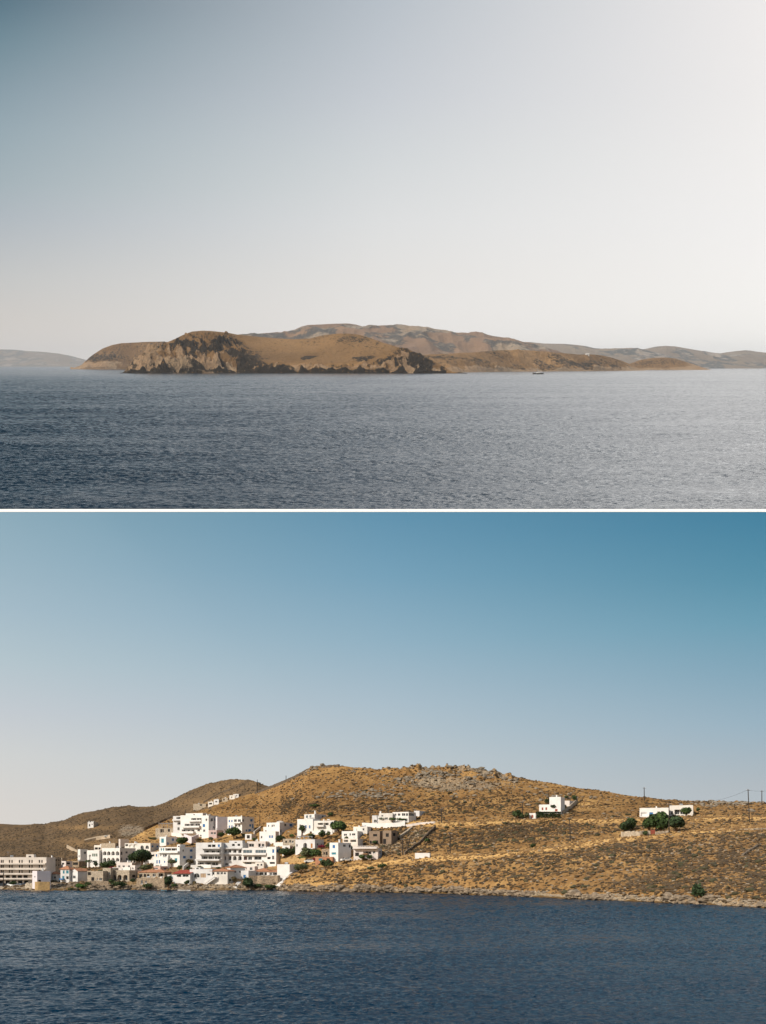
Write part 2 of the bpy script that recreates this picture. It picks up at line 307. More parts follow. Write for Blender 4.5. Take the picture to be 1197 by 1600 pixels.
# ------------------------------------------------------------ village data: pixel extents of every building, read off the photograph
def grid(xs, ys, w, h, k): return [(x, y, w, h, k) for y in ys for x in xs]
H = 'houses of the whitewashed seaside village'
BLD = [
 dict(n='hotel', l='long beige four storey hotel at the far left of the village with balcony bands', c='hotel', x=(-45,72.5,None), y=(1339.5,1386), psi=-3, d=391.5, m=beige, dp=13,
      F=grid([-41,-36,-26,-21.5,-12,-7.5,2,4.8,14.8,18.8,30.4,34.4,46,50,61.6,65.6],[1346,1353.8,1361.8],2.0,4.4,'d')+[(x,1369.8,6.5,4.2,'o') for x in (-38,-28,-18,-8,2,12,22,31,40)]+[(x,1379.3,6.6,6.8,'o') for x in (-38,-28,-18,-8,2.5,12,22,31.5,41)],
      B=[(-45,72,1349.6,2.4,1.3),(-45,72,1357.9,2.4,1.3),(-45,55,1365.4,2.4,1.3),(-45,52,1373.0,2.2,1.6)], top=[(40,52,1335,3.2)]),
 dict(n='house', l='unfinished beige block with small holes right behind the long hotel', x=(71,84,96), y=(1340,1366), psi=30, m=stone_pale, F=grid([75,80],[1344,1351,1358],1.6,2.2,'o'), S=grid([88,92],[1344,1352],1.3,2.2,'o')),
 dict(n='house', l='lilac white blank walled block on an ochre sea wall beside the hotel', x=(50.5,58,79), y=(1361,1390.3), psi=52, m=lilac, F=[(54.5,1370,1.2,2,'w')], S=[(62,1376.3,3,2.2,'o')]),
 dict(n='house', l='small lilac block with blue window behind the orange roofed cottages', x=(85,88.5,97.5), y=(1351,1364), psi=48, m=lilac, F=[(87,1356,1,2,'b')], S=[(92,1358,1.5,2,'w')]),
 dict(n='house', l='grey beige flat house high behind the orange roofed cottages at left', x=(95,103,113), y=(1345.5,1360), psi=30, m=pale, F=[(98.5,1349.5,2.5,2.5,'o')], S=[(107,1349,5.5,3,'o')]),
 dict(n='cottage', l='small white cottage with low orange roof next to the lilac block', x=(77.5,88,95), y=(1365.5,1378), psi=25, m=white, F=[(81,1372,1.6,4,'b'),(85.5,1371,2.5,3,'w')], roof=('hip',3.2,tile)),
 dict(n='cottage', l='white cottage with blue shutters and blue balcony under orange roof', x=(94.5,108,113), y=(1358,1379), psi=15, m=white, F=[(99.6,1362.5,2,4.2,'t'),(105.5,1362.5,3,4,'t'),(99,1371.5,2.4,4.4,'t'),(105.5,1371.5,4,4.4,'o')], roof=('hip',4.5,tile), B=[(95,101,1373.6,2.0,1.2,'blue')]),
 dict(n='cottage', l='white gabled cottage with grey shaded flank above green shore bush', x=(111,121.5,137), y=(1361,1379), psi=35, m=white, F=[(116,1370.5,4.2,4.6,'w')], S=[], roof=('gable',4.5,tile)),
 dict(n='house', l='white house with lilac flank at the left end of the upper arcade row', x=(121.5,125.5,137.5), y=(1327,1351), psi=50, m=white, F=[(123.6,1338,1,3,'w')], S=[(133,1332.5,3,3,'w'),(129,1347,2.2,3,'w')]),
 dict(n='house', l='tall white house with green shuttered triple window beside the arcade hotel', x=(136,155,160), y=(1328.5,1354), psi=20, m=white, F=[(145.2,1336,2,4.6,'gn'),(148.2,1336,2,4.6,'gn'),(151.2,1336,2,4.6,'gn'),(140.5,1337,1.6,2.6,'w'),(146.5,1346.2,2.6,2.4,'w')], S=[]),
 dict(n='house', l='white penthouse with dark openings above the green shuttered house', x=(147,158.5,160.5), y=(1320.5,1328.5), psi=20, m=white, F=[(150.5,1325.8,3.4,2.8,'o'),(155.5,1325.8,2.6,2.8,'o')]),
 dict(n='hotel', l='white hotel with two rows of round arches facing left', c='hotel', x=(159.5,187.3,212), y=(1325,1349), psi=28, m=white, F=grid([163.5,169.8,176.6,183.4],[1333.3],5.2,6.2,'a')+grid([163.5,169.8,176.6,183.4],[1343.2],5.2,5.8,'a'),
      S=[(190,1333.2,3,5.6,'aw'),(190,1342.2,2.4,5,'aw'),(198,1332,2.4,2.8,'w'),(198.2,1342.4,2,3,'w'),(209.3,1331.7,2,2.5,'b')]),
 dict(n='house', l='tan flat block rising directly behind the white arcade hotel', x=(158,180,190), y=(1317.5,1327), psi=28, m=stone_pale, F=[(168,1318.6,7,1,'w')], S=[]),
 dict(n='house', l='pale grey flank house standing highest behind the arcade hotel', x=(185.5,188,201.5), y=(1311,1325), psi=52, m=pale, F=[], S=[]),
 dict(n='house', l='peach framed house with two big arched windows above the dark pine', x=(195,235,249.5), y=(1317.3,1331.5), psi=26, m=white, F=[(198,1320.5,3,2.6,'o'),(204.5,1322,5,4.4,'p'),(211,1322,4.6,5,'p'),(222,1323.8,5,5.6,'aw'),(230,1323.8,5,5.6,'aw')], S=[(238.5,1322.5,2.2,2.6,'b'),(246,1322.5,2,2.6,'b')]),
 dict(n='villa', l='pale villa with three square windows above the stone arcade', c='villa', x=(182,206.3,223), y=(1347.6,1359.7), psi=25, m=pale, F=grid([186.4,193.2,201.6],[1353.9],2.4,3.2,'w'), S=[], top=[(211,216,1345,2.6)]),
 dict(n='stone_house', l='stone base with three large arches right above the shore garden', c='house', x=(172.8,202,215), y=(1359.8,1377), psi=22, m=stone_pale, F=grid([178,186.7,196],[1371.3],7,8.6,'a'), S=[(209,1369,5,4,'o')]),
 dict(n='stone_house', l='narrow stone house with one arched window left of the three arches', c='house', x=(160.5,173,175), y=(1356.2,1377.5), psi=12, m=stone_pale, F=[(166.3,1365.3,2.2,4.6,'aw'),(171.4,1364.3,1.2,3,'w')]),
 dict(n='stone_house', l='low rubble stone house with two small arches by the left shore', c='house', x=(136.5,161,163), y=(1361,1379.5), psi=12, m=stone_pale, F=[(139.7,1365,3.4,4.6,'o'),(151.8,1373.6,2,3.2,'aw'),(157.2,1373.6,4,4.2,'aw'),(145,1373.4,4.6,5.6,'o')]),
 dict(n='stone_house', l='stone house with orange hip roof and dark veranda over the water', c='house', x=(217,256.7,268), y=(1362.8,1372), psi=18, m=stone_pale, F=[(220.5,1368,4,4.6,'o'),(226.5,1368,4,4.6,'o'),(231.5,1368,4,4,'o'),(240.8,1367.5,3.2,4.2,'w'),(251.5,1367.4,8,5.4,'L')], S=[], roof=('hip',3.6,tile)),
 dict(n='stone_house', l='brown rubble basement with small window under the orange hip roof', c='house', x=(213.5,257,269), y=(1372.3,1387.5), psi=18, m=stone, F=[(221.6,1378.3,2.4,5,'w'),(228,1378.3,2,2.6,'w')], S=[]),
 dict(n='house', l='little pink house between the white cascade house and the stone veranda', x=(239.5,250.5,262), y=(1353.5,1362), psi=35, m=mat('pink_render', (.58,.40,.33), noise=.1), F=[(244.5,1357,3,1.8,'w')], S=[(258.5,1357.5,3,2.4,'w')]),
 dict(n='house', l='white cube with turquoise doors topping the cascade house', x=(249.3,259.5,277), y=(1307.3,1321), psi=35, m=white, F=[(254,1313.5,3,5.6,'t')], S=[(262.5,1318,1.6,3,'b'),(270.3,1312,2.6,3.2,'b')]),
 dict(n='house', l='broad white cascade house with long shaded terrace and blue flank windows', x=(248.5,280.8,306), y=(1323.5,1354.5), psi=32, m=white, F=[(252.2,1327,1.4,3.8,'t'),(255.6,1327,1.4,3.8,'t'),(267.3,1327,18,4.6,'L'),(251.2,1336.5,1.2,2.6,'w'),(255.4,1336.4,1.4,2.8,'w'),(258.8,1336.5,2.6,3,'w'),(264.3,1338.4,3.6,5.6,'a'),(275,1343.6,3,4.4,'t'),(253,1347,1.3,3.6,'b')],
      S=[(298.8,1329,3,3,'b'),(288.2,1339.4,3,3.2,'b'),(298.8,1339.4,3,3.2,'b'),(286.5,1329,1.5,3,'w')], B=[(249,281,1331.6,2.6,1.2)], top=[(276,284,1319.3,4.2)]),
 dict(n='house', l='low white annex with three blue slit windows at the foot of the cascade house', x=(240,262,276), y=(1340,1356.5), psi=25, m=white, F=[(245.3,1346.6,1.4,4.4,'b'),(249.2,1346.6,1.4,4.4,'b'),(257.3,1346.6,1.2,2.6,'b')], S=[(270,1348,1.5,3,'b')]),
 dict(n='hotel', l='terraced white hotel with four balcony tiers high on the left slope', c='hotel', x=(282,316.5,327), y=(1273.3,1307), psi=24, m=white, F=[(306.8,1280.3,16.5,4,'L'),(300.5,1289.3,24,4.2,'L'),(293.8,1298,20,4.2,'L'),(310.5,1297.3,2.8,3,'w'),(313.7,1306,2,2.6,'w')],
      S=[(319,1289.6,2.4,4,'b'),(323,1280,2.4,3.6,'w')], B=[(296,316.3,1282.6,2.6,1.4),(286,314,1292,2.8,1.6),(283,305,1300.8,3.4,1.8)], top=[(289,316,1270.6,2.9)]),
 dict(n='house', l='white stepped wing with grey canopies at the left of the tiered hotel', x=(270.5,284.5,287), y=(1275,1304), psi=18, m=white, F=[(279.5,1278,8,3.4,'L'),(280.5,1286.8,6.4,3.6,'L'),(279,1295,2.4,3.8,'w')], B=[(271,284,1281.4,2,1.2)]),
 dict(n='house', l='white house with blue doors right of the tiered hotel', x=(315,326,341), y=(1274,1309), psi=35, m=white, F=[(318.6,1290,2.6,4,'b'),(322.5,1281,1.8,3,'w'),(319,1298,2.4,3,'w')], S=[(331,1281,2.6,4,'w'),(336.5,1281,1.8,3.4,'b'),(334,1292.5,2,2.2,'w'),(331.5,1300,2.4,2.4,'w')]),
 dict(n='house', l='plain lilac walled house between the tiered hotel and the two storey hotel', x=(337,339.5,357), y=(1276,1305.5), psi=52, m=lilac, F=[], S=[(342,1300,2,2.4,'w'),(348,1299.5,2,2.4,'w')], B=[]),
 dict(n='hotel', l='white two storey hotel with blue flank doors at the right end of the upper row', c='hotel', x=(355.5,378.2,397), y=(1275.7,1302), psi=32, m=white, F=grid([358.4,362.4],[1283,1291.5],1.4,3,'b')+[(367.8,1282.4,4,4.2,'g'),(374,1282.4,4.6,4.2,'g'),(369,1290.4,4,3,'w'),(373.8,1290,2.4,3.2,'w')],
      S=[(380,1282,2.2,3.4,'w'),(393,1281.7,2.6,3.2,'b'),(391.2,1289.7,2.2,3,'b'),(395,1291,1.8,5.4,'b'),(385.3,1297.8,1.8,2.6,'b'),(390.2,1297.6,3,3.2,'b')], B=[(366,378,1285.4,2.2,1.2)]),
 dict(n='stone_house', l='long tan stone house with pergola on the golden slope at left', c='house', x=(243,277,281), y=(1294,1304.5), psi=15, m=stone_pale, F=[(252,1298,2,4.4,'o'),(254.8,1298,1.4,4,'o'),(264,1297.3,2.4,3.8,'o'),(267.3,1297,2.8,4,'o'),(275.6,1296.6,1.2,3.4,'b')], perg=(248,271,1288.5,3.4)),
 dict(n='hotel', l='left wing of the large central hotel with stacked open balconies', c='hotel', x=(306,345.8,347), y=(1316.5,1355), psi=16, m=white, F=[(327.5,1322,5,4.4,'o'),(334,1321.8,5.4,4.4,'o'),(342,1321.8,2.2,4,'b'),(332,1331,26,4.6,'L'),(330,1340.3,30,4.8,'L'),(313.5,1350,9,4.4,'L'),(331,1349.7,20,5,'L')],
      B=[(316,346,1325,2.6,1.6),(312,346,1333.6,2.8,1.8),(308,346,1343.6,2.6,2.0)]),
 dict(n='hotel', l='middle wing of the large central hotel with two rows of arches', c='hotel', x=(344.5,379,381), y=(1317,1353), psi=14, m=white, F=[(350,1321,2.2,3.4,'b'),(364.7,1319.8,3,3.6,'o'),(373.2,1319.4,2.8,4,'o'),(351.8,1330,4,4.4,'L'),(359,1330,4.6,4.6,'L'),(366.8,1330,5,4.8,'L'),(374.7,1330,4.8,5.6,'a')]+grid([350.6,358.8,366.8,374.8],[1340.8],5.6,6.8,'a')+[(354,1350.3,3,3,'w')],
      B=[(345,379,1325.4,1.8,1.2),(345,379,1334.4,1.6,.8)], top=[(357,380,1313.5,2.6)]),
 dict(n='hotel', l='glazed wing of the large central hotel with dark window bands', c='hotel', x=(378.5,417.5,419), y=(1325,1353.5), psi=12, m=white, F=[(387,1330.6,14,5.2,'gb'),(407.5,1330.6,17,5,'gb'),(383.6,1341,5.2,5.6,'rg'),(390.8,1341,6,5.6,'g'),(403,1340.8,11.4,5.6,'g'),(388,1348.8,10,2.8,'L'),(413.5,1348.8,3,3.4,'p')],
      B=[(379,417,1334.4,3.2,1.2),(379,411,1345.4,2.6,1.0)]),
 dict(n='penthouse', l='set back white penthouse with parasols on the glazed hotel wing', c='penthouse', x=(386,415,417), y=(1314.5,1325.3), psi=12, m=pale, F=[(393,1320.8,8,5,'g'),(405.5,1320.8,2.6,4.6,'o'),(411,1320.8,4,4.8,'g')]),
 dict(n='house', l='white house with blue shutters closing the right end of the central hotel', x=(416.5,431.5,437.5), y=(1323,1352.5), psi=24, m=white, F=[(427,1329.8,2.2,4.6,'b'),(420.3,1340.8,3.6,3,'o'),(426.8,1340,2.4,5,'w'),(425.5,1348.4,8,3,'o')], S=[(433.5,1329.6,2,4,'b')]),
 dict(n='tavern', l='white tavern with bright red roof and glazed front by the shore', c='tavern', x=(271.5,297,300), y=(1364.5,1381.5), psi=14, m=white, F=[(279.7,1368.2,7,4.2,'L'),(290,1368.2,9.4,4.4,'g')], roof=('shed',5,tile_red)),
 dict(n='house', l='low white house with wide arch and brown shutter right of the red roof', x=(296.5,331.5,334), y=(1358,1381.5), psi=14, m=white, F=[(307.5,1368,8.6,7,'aw'),(317.5,1368,8.6,6.4,'sh'),(326.3,1366.5,3.4,2.6,'w'),(298.6,1371.6,1.6,2.2,'w')], top=[(303,312,1355.3,2.8)]),
 dict(n='house', l='white house with orange roof and outside stair above the rocks', x=(329,355.5,358), y=(1361,1382), psi=14, m=white, F=[(332.5,1364.6,5,4.8,'g'),(341,1364.5,4,4.4,'g'),(346.5,1364.3,3.6,4.4,'g'),(351.5,1364.6,3.4,3.6,'aw')], roof=('hip',3.6,tile), stair=(322,338,1380,1370)),
 dict(n='house', l='white house with shaded flank under a broad orange roof', x=(354.5,360,383), y=(1355.5,1373.5), psi=50, m=white, F=[(357.2,1356.8,2.6,3.6,'b'),(358,1364.5,2,3,'w')], S=[(367.3,1362.4,3,2.8,'w'),(375.3,1362.2,2.2,2.8,'w')], roof=('hip',4,tile)),
 dict(n='cottage', l='little white cube with one blue door above the round dark bush', x=(376.5,388.2,390), y=(1360.5,1373.8), psi=20, m=white, F=[(382.2,1369.6,2.8,4.4,'b')]),
 dict(n='house', l='pale house with one square window between blue door cube and stone restaurant', x=(383,398,402), y=(1353.5,1369), psi=18, m=pale, F=[(392.4,1357.6,3,3.8,'w'),(384.7,1357,1,3,'w')]),
 dict(n='restaurant', l='white restaurant under broken orange roofs on a rubble stone wall', c='restaurant', x=(396,420,423), y=(1361.5,1369.5), psi=10, m=white, F=[(399.5,1365.3,5.6,3.6,'g'),(408.7,1365.3,6.6,4.2,'o'),(415,1365.3,4,4.4,'o')], roof=('hip',4.6,tile)),
 dict(n='restaurant', l='low white veranda house with dull orange roof right of the restaurant', c='restaurant', x=(419.5,436.5,452), y=(1362,1369.5), psi=18, m=white, F=[(423,1365.6,4,4.4,'w'),(430.5,1365.4,9,3.8,'L')], S=[(441.5,1364,5,2.6,'w'),(448.5,1366,3,4,'w')], roof=('hip',3.4,tile)),
 dict(n='house', l='big white sloping forecourt wall beside the long shore stair', x=(433,452.5,466), y=(1350.5,1367), psi=20, m=white, F=[], S=[]),
 dict(n='house', l='white cubic house with lilac flank in the middle of the village', x=(416.5,437,462.5), y=(1285,1306), psi=38, m=white, F=[(419.7,1290.5,1.2,2.8,'w'),(425.3,1290.4,1.4,3,'w'),(428,1290,1.4,2.6,'w')], S=[(446,1289,2.2,3.4,'w'),(454.5,1289.3,3,3.4,'b'),(439,1298.5,1.8,4,'w'),(452.3,1297.6,1.8,2.2,'b'),(456,1297.6,2,2.4,'b')], dome=(448,1284)),
 dict(n='house', l='lower white steps of the cubic house with two small windows', x=(405.5,430.5,436), y=(1299,1316), psi=22, m=white, F=[(421.6,1307.3,1.8,3.4,'b'),(425.3,1307.3,1.8,3.4,'b'),(408.8,1308,1.6,3,'w'),(415.2,1300.6,2,1.6,'o')]),
 dict(n='house', l='white projecting block left of the cubic house with shaded window', x=(411.5,419,430), y=(1292,1308), psi=35, m=white, F=[(415.6,1299,2,2.6,'w')], S=[]),
 dict(n='stone_house', l='cream stone cottage with arched door below the palm terrace', c='cottage', x=(442,462,466), y=(1310.5,1321.5), psi=20, m=stone_pale, F=[(447,1315.4,2,2.6,'o'),(453.3,1314.3,2.8,5.2,'aw'),(457.3,1315.3,2,3,'w')]),
 dict(n='house', l='long white house with pergola arch and orange door below the umbrella pine', x=(461.5,492,506), y=(1311.5,1326), psi=28, m=white, F=[(464,1321,1.6,3.4,'w'),(476.8,1320.5,6,7,'a'),(487,1321.5,2.8,7,'od')], S=[(496.5,1319.5,2,3.4,'w'),(502.5,1320,1.6,3,'w')], perg=(462,482,1308.5,2.4)),
 dict(n='villa', l='white villa with glazed top storey and tall chimney on the upper terrace', c='villa', x=(475.5,491.5,509.5), y=(1272,1286), psi=34, m=white, F=[(479.5,1275.8,3.6,5,'gb'),(485,1275.8,3.4,5,'gb')], S=[(504.5,1275.8,2.2,3.4,'w'),(498,1275.5,3,4.4,'p')], chim=(489.8,1267)),
 dict(n='house', l='plain white lower wing under the glazed villa behind the umbrella pine', x=(464.5,489,500), y=(1279.5,1300), psi=26, m=white, F=[(469,1290,1.4,3,'w'),(478,1292,1.6,4,'b'),(484,1292,1.6,4,'b')], S=[]),
 dict(n='house', l='white house with shaded window band and one blue window right of the villa', x=(490.5,522.3,535), y=(1282,1300.5), psi=24, m=white, F=[(505,1287.6,17,3.8,'L'),(518,1287,2,3.8,'b')], S=[], B=[(495,508,1290.6,3,1.4)]),
 dict(n='house', l='white upper storey with two wide windows over an open pillared deck', x=(534,558.5,569.5), y=(1298.5,1310), psi=24, m=white, F=[(539.8,1304.4,5,3.2,'w'),(547.2,1304,1.4,3.2,'w'),(552.6,1303.8,5.2,3.2,'w')], S=[]),
 dict(n='house', l='beige pillared lower storey beneath the two wide windows', x=(535.5,559,567), y=(1310.2,1328.5), psi=24, m=beige, F=[(540.5,1313.3,7,4.4,'L'),(552,1313.3,9,4.4,'L')], S=[]),
 dict(n='house', l='small white storage cube above the brown unfinished house', x=(552,574,580), y=(1291.5,1303), psi=24, m=white, F=[(568,1296,2,3,'w')], S=[]),
 dict(n='house', l='white house with bright blue window and grey flank beside parked white car', x=(515,528.5,548.5), y=(1316.5,1346), psi=38, m=white, F=[(521.6,1322.8,2.8,4,'b'),(521.6,1333.6,7,3.4,'t')], S=[(538.3,1321.3,3,3.2,'w'),(547,1322,2.6,4,'o')], chim=(534.3,1312)),
 dict(n='stone_house', l='small rubble stone annex with white roof blocks left of the blue windowed house', c='house', x=(503,516,519), y=(1326.5,1339), psi=16, m=stone, F=[(506.5,1333.5,1.8,3,'o'),(510.5,1333.5,2.2,4,'o')]),
 dict(n='terrace_house', l='terracotta terrace with one black garage opening below the stone annex', c='terrace', x=(492.5,519.5,523), y=(1338.8,1348.5), psi=14, m=mat('terracotta_render', (.42,.20,.11), noise=.2), F=[(512.7,1344,5,5.4,'o'),(501,1343,6,3.4,'t')]),
 dict(n='unfinished_house', l='brown unfinished concrete house with empty openings', c='house', x=(577,593.5,603), y=(1298.3,1319), psi=26, m=brownc, F=[(586.2,1305,6.4,3.6,'o'),(578.5,1316,3.6,4,'o'),(587.6,1315.4,7,4.4,'o')], S=[]),
 dict(n='unfinished_house', l='right half of the brown concrete shell with a tall black doorway', c='house', x=(598,611.5,621.5), y=(1297.5,1319.5), psi=26, m=brownc, F=[(605.2,1304.8,3.4,4.6,'o'),(601,1314.8,3.4,6.6,'o')], S=[(616,1304,3,4,'o')]),
 dict(n='house', l='beige house with roof deck railing and orange awning beside the dirt slope', x=(552.5,590.5,597), y=(1326.5,1341.5), psi=14, m=pale, F=[(558,1335,6,5.6,'o'),(574,1332.3,13,4.6,'L'),(584.6,1331.8,4,4,'w')], S=[(594,1332,2,4,'w')], B=[(553,594,1324.8,3,1.6)], rail=(560,592,1319.6,4.4)),
 dict(n='villa', l='left cube of the hillside villa with one small window beside a pole', c='villa', x=(581.5,593,598), y=(1274,1288.5), psi=18, m=white, F=[(586.6,1283,3,3.6,'w')]),
 dict(n='villa', l='low middle part of the hillside villa behind three umbrella pines', c='villa', x=(592,613.5,616), y=(1270.5,1287), psi=12, m=white, F=[(597.5,1274.8,2,1.8,'w'),(604,1279,3,3,'w')], chim=(592.5,1267.8)),
 dict(n='villa', l='curved looking white villa with dark ribbon of glass on the hillside', c='villa', x=(613.5,638.5,650), y=(1268.5,1285), psi=28, m=white, F=[(618,1273,3,3.8,'g'),(623.5,1273,4,3.8,'g'),(630.6,1272.8,5.6,4.2,'g'),(636,1272.8,3.4,4.4,'g'),(634.8,1281.4,4,5,'w')], S=[(643,1272.6,8,5,'gb')]),
 dict(n='house', l='small white annex at the right tip of the glass ribbon villa', x=(647,655.5,659), y=(1266.8,1276), psi=25, m=white, F=[], S=[]),
 dict(n='house', l='tall white cube of the lone hill house with a red shuttered door', x=(858.5,876.3,878.5), y=(1245,1272.5), psi=24, m=white, F=[(869.3,1266,4,4,'rd')], S=[]),
 dict(n='house', l='lower white wing of the lone hill house with two red shuttered windows', x=(842.5,859,862), y=(1257,1271), psi=20, m=white, F=[(847.8,1263.8,2.6,4.2,'rd'),(853.6,1263.6,2.8,4,'rd')]),
 dict(n='outbuilding', l='tiny white outbuilding with red arched door left of the dark hedge', c='outbuilding', x=(827,837,843), y=(1270.5,1279.5), psi=22, m=white, F=[(831.8,1275.6,3.6,5,'ra')], S=[]),
 dict(n='house', l='white terrace wing stretching right behind the lone hill house', x=(876,890,899), y=(1251,1259), psi=28, m=pale, F=[(880,1254,2,2,'w')], S=[]),
 dict(n='bungalow', l='long low white bungalow with blue door above the green trees on the right', c='bungalow', x=(999.5,1046,1052), y=(1262,1278.5), psi=14, m=white, F=[(1017.6,1272.5,5.8,6.6,'b'),(1006,1272.6,9,6,'p'),(1035,1268.5,4,2.6,'w')], B=[(1001,1024,1276.6,2,2.4)]),
 dict(n='bungalow', l='right wing of the low white bungalow with shaded porch', c='bungalow', x=(1046,1083,1090.5), y=(1258,1274.5), psi=18, m=white, F=[(1050,1270,4,6,'aw'),(1062,1268.6,16,7.4,'L')], S=[]),
 dict(n='farmhouse', l='tan stone farm building alone on the upper left golden slope', c='farmhouse', t='T2', x=(302,322,325), y=(1255.8,1261), psi=14, m=stone_pale, F=[(314,1257.6,2.6,2.4,'o')]),
 dict(n='house', l='bright white house with dark openings near the top of the left hill', t='T2', x=(325,333,337), y=(1252.5,1259.5), psi=20, m=white, F=[(329,1255.8,3.4,2,'o')]),
 dict(n='house', l='white house with lilac flank next to the wall on the left hill', t='T2', x=(334,342,348), y=(1249,1257), psi=28, m=white, F=[(338,1252.6,2.2,2,'w')], S=[(345,1252.4,1.2,1.8,'w')]),
 dict(n='stone_house', l='tan block between the two groups of white houses on the left hill', c='house', t='T2', x=(347,356,359), y=(1247,1252.5), psi=20, m=stone_pale, F=[(350,1249.6,1.6,2,'o')]),
 dict(n='house', l='highest white house of the left hill below the skyline', t='T2', x=(358.5,367,372), y=(1242.5,1249), psi=25, m=white, F=[(362,1245.6,1.4,1.8,'w')], S=[]),
 dict(n='house', l='smaller white house just right of the highest hill house', t='T2', x=(366,373,377), y=(1240.5,1246.5), psi=25, m=white, F=[(369.6,1243.4,1.4,1.6,'w')], S=[]),
 dict(n='chapel', l='lonely white chapel on the brown hillside at the left', c='chapel', t='T2', x=(137,146,149), y=(1284.5,1292.5), psi=20, m=white, F=[(140,1289.6,1.4,3,'o'),(144,1288,1.2,1.6,'w')], top=[(137,139.5,1283,1.6),(142,147,1283.2,1.4)]),
 dict(n='low_building', l='long low white wall like building alone beside the hillside road', c='building', x=(648.5,671.5,673), y=(1332.8,1338.6), psi=10, m=white, dp=2.5, F=[]),
]
BLD += [
 dict(n='stone_house', l='small brown roofless shed above the orange roofed cottages', c='house', x=(112,123.5,127), y=(1345.5,1355), psi=22, m=stone, F=[(118,1349.5,8,4,'o')]),
 dict(n='house', l='tiny white kiosk with blue awning between rubble basement and tavern', x=(261.5,271.5,274), y=(1367,1377.5), psi=12, m=white, F=[(266.5,1371.5,7,4,'t')]),
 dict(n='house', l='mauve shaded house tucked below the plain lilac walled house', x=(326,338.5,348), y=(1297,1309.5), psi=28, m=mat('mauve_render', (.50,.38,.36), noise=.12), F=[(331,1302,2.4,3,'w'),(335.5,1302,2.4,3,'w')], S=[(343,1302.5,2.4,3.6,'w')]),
 dict(n='house', l='small white block with square window on the slope below the glazed hotel wing', x=(399,412,417), y=(1347.5,1357.5), psi=18, m=white, F=[(403,1351.5,2,2.6,'w'),(408.5,1351.5,2,2.6,'w')]),
 dict(n='house', l='low beige block with flat roof behind the lilac block by the hotel', x=(88,97,104), y=(1340.5,1352), psi=28, m=stone_pale, F=[(91,1345,1.6,2.4,'o'),(94.6,1345,1.6,2.4,'o')]),
 dict(n='house', l='shaded white cube between pale villa and dark pine', x=(205,211,221), y=(1352,1364), psi=45, m=pale, F=[(207.5,1357,1.6,2.6,'w')], S=[(216,1357.5,2,2.6,'w')]),
 dict(n='house', l='little white house with one window under the long pergola house', x=(441,453,458), y=(1321,1330), psi=20, m=white, F=[(447,1325,2.2,3,'w')]),
 dict(n='house', l='white side house joined to the left of the broad cascade house', x=(236,248,252), y=(1331,1344.5), psi=20, m=white, F=[(240,1336.5,1.6,3,'w'),(244.5,1336.5,1.6,3,'b')]),
 dict(n='house', l='white garage cube right below the two storey hotel terrace', x=(383,393,400), y=(1303,1311.5), psi=30, m=white, F=[(388,1307.5,3.4,4.4,'o')]),
]
FP = {'T1': [], 'T2': []}
def footprint(b):
    T = {'T1': T1, 'T2': T2}[b.get('t', 'T1')]; x0, xm, x1 = b['x']; yt, yb = b['y']
    psi = math.radians(b.get('psi', 25)); c, s = math.cos(psi), math.sin(psi)
    D = b.get('d') or float(T.dist(xm, yb)); D += b.get('dd', 0); b['D'] = D
    C = P('L', xm, yb, D); X = C[0]; u0 = (x0-CX)/F; Wd = (X-u0*D)/(c+u0*s)
    if x1 is not None:
        u1 = (x1-CX)/F; den = s-u1*c; Dp = (u1*D-X)/den if den > .05 else 6
        Dp = float(np.clip(Dp, 3.0, 14))
    else: Dp = b.get('dp', 7)
    if x1 is not None and x1-xm < 4 and 'dp' not in b: Dp = max(Dp, min(6.5, 22*(yb-yt)/40+4))
    A = (X-Wd*c, D+Wd*s)                                   # left end of the front
    b.update(c_=c, s_=s, W=Wd, Dp=Dp, A=A, C=C, H=(yb-yt)/F*D)
    # axes: along front = (c, -s); into the building = (s, c)
    FP[b.get('t', 'T1')].append((A[0], A[1], C[2], c, -s, Wd, Dp, 4.0))
for b in BLD: footprint(b)
# ------------------------------------------------------------ builders
PANE = {}
def pane_mesh(w, h, kind, arch, wallm):
    """window or door unit, origin bottom centre, facing -y"""
    w = round(w, 1); h = round(h, 1); key = (w, h, kind, arch, wallm.name if kind in 'aLp' else '')
    if key in PANE: return PANE[key]
    mb = MB(); hw = w/2
    g = {'o': dark, 'g': glass, 'gb': glassb}.get(kind, glass)
    fr = {'b': blue, 't': teal, 'gn': mat('green_paint', (.03,.10,.06)), 'rd': red, 'rg': red, 'ra': red, 'od': mat('orange_door', (.45,.2,.06)), 'sh': mat('tan_shutter', (.42,.30,.20)), 'd': woodm, 'o': dark}.get(kind, white)
    mb.box(-hw, hw, .06, .10, 0, h, 0)
    if kind in ('b', 't', 'gn', 'rd', 'ra', 'od', 'sh'):     # louvred leaves, a dark slit between them
        mb.box(-hw, -.04, 0, .055, .0, h, 1); mb.box(.04, hw, 0, .055, .0, h, 1)
        for k in range(1, int(h/.35)): mb.box(-hw+.05, -.09, -.02, -.002, k*.35-.04, k*.35+.02, 1); mb.box(.09, hw-.05, -.02, -.002, k*.35-.04, k*.35+.02, 1)
    elif kind != 'o':
        f = .07
        for a, b_ in ((-hw, -hw+f), (hw-f, hw)): mb.box(a, b_, 0, .055, 0, h, 1)
        mb.box(-hw+f, hw-f, 0, .055, 0, f, 1); mb.box(-hw+f, hw-f, 0, .055, h-f, h, 1)
        n = max(1, int(w/1.1))
        for k in range(1, n+(w > .8 and n == 1)): x = -hw+w*k/(n+(n == 1)); mb.box(x-.03, x+.03, .005, .05, f, h-f, 1)
    me = mb.mesh('window', [g, fr]); PANE[key] = me; return me
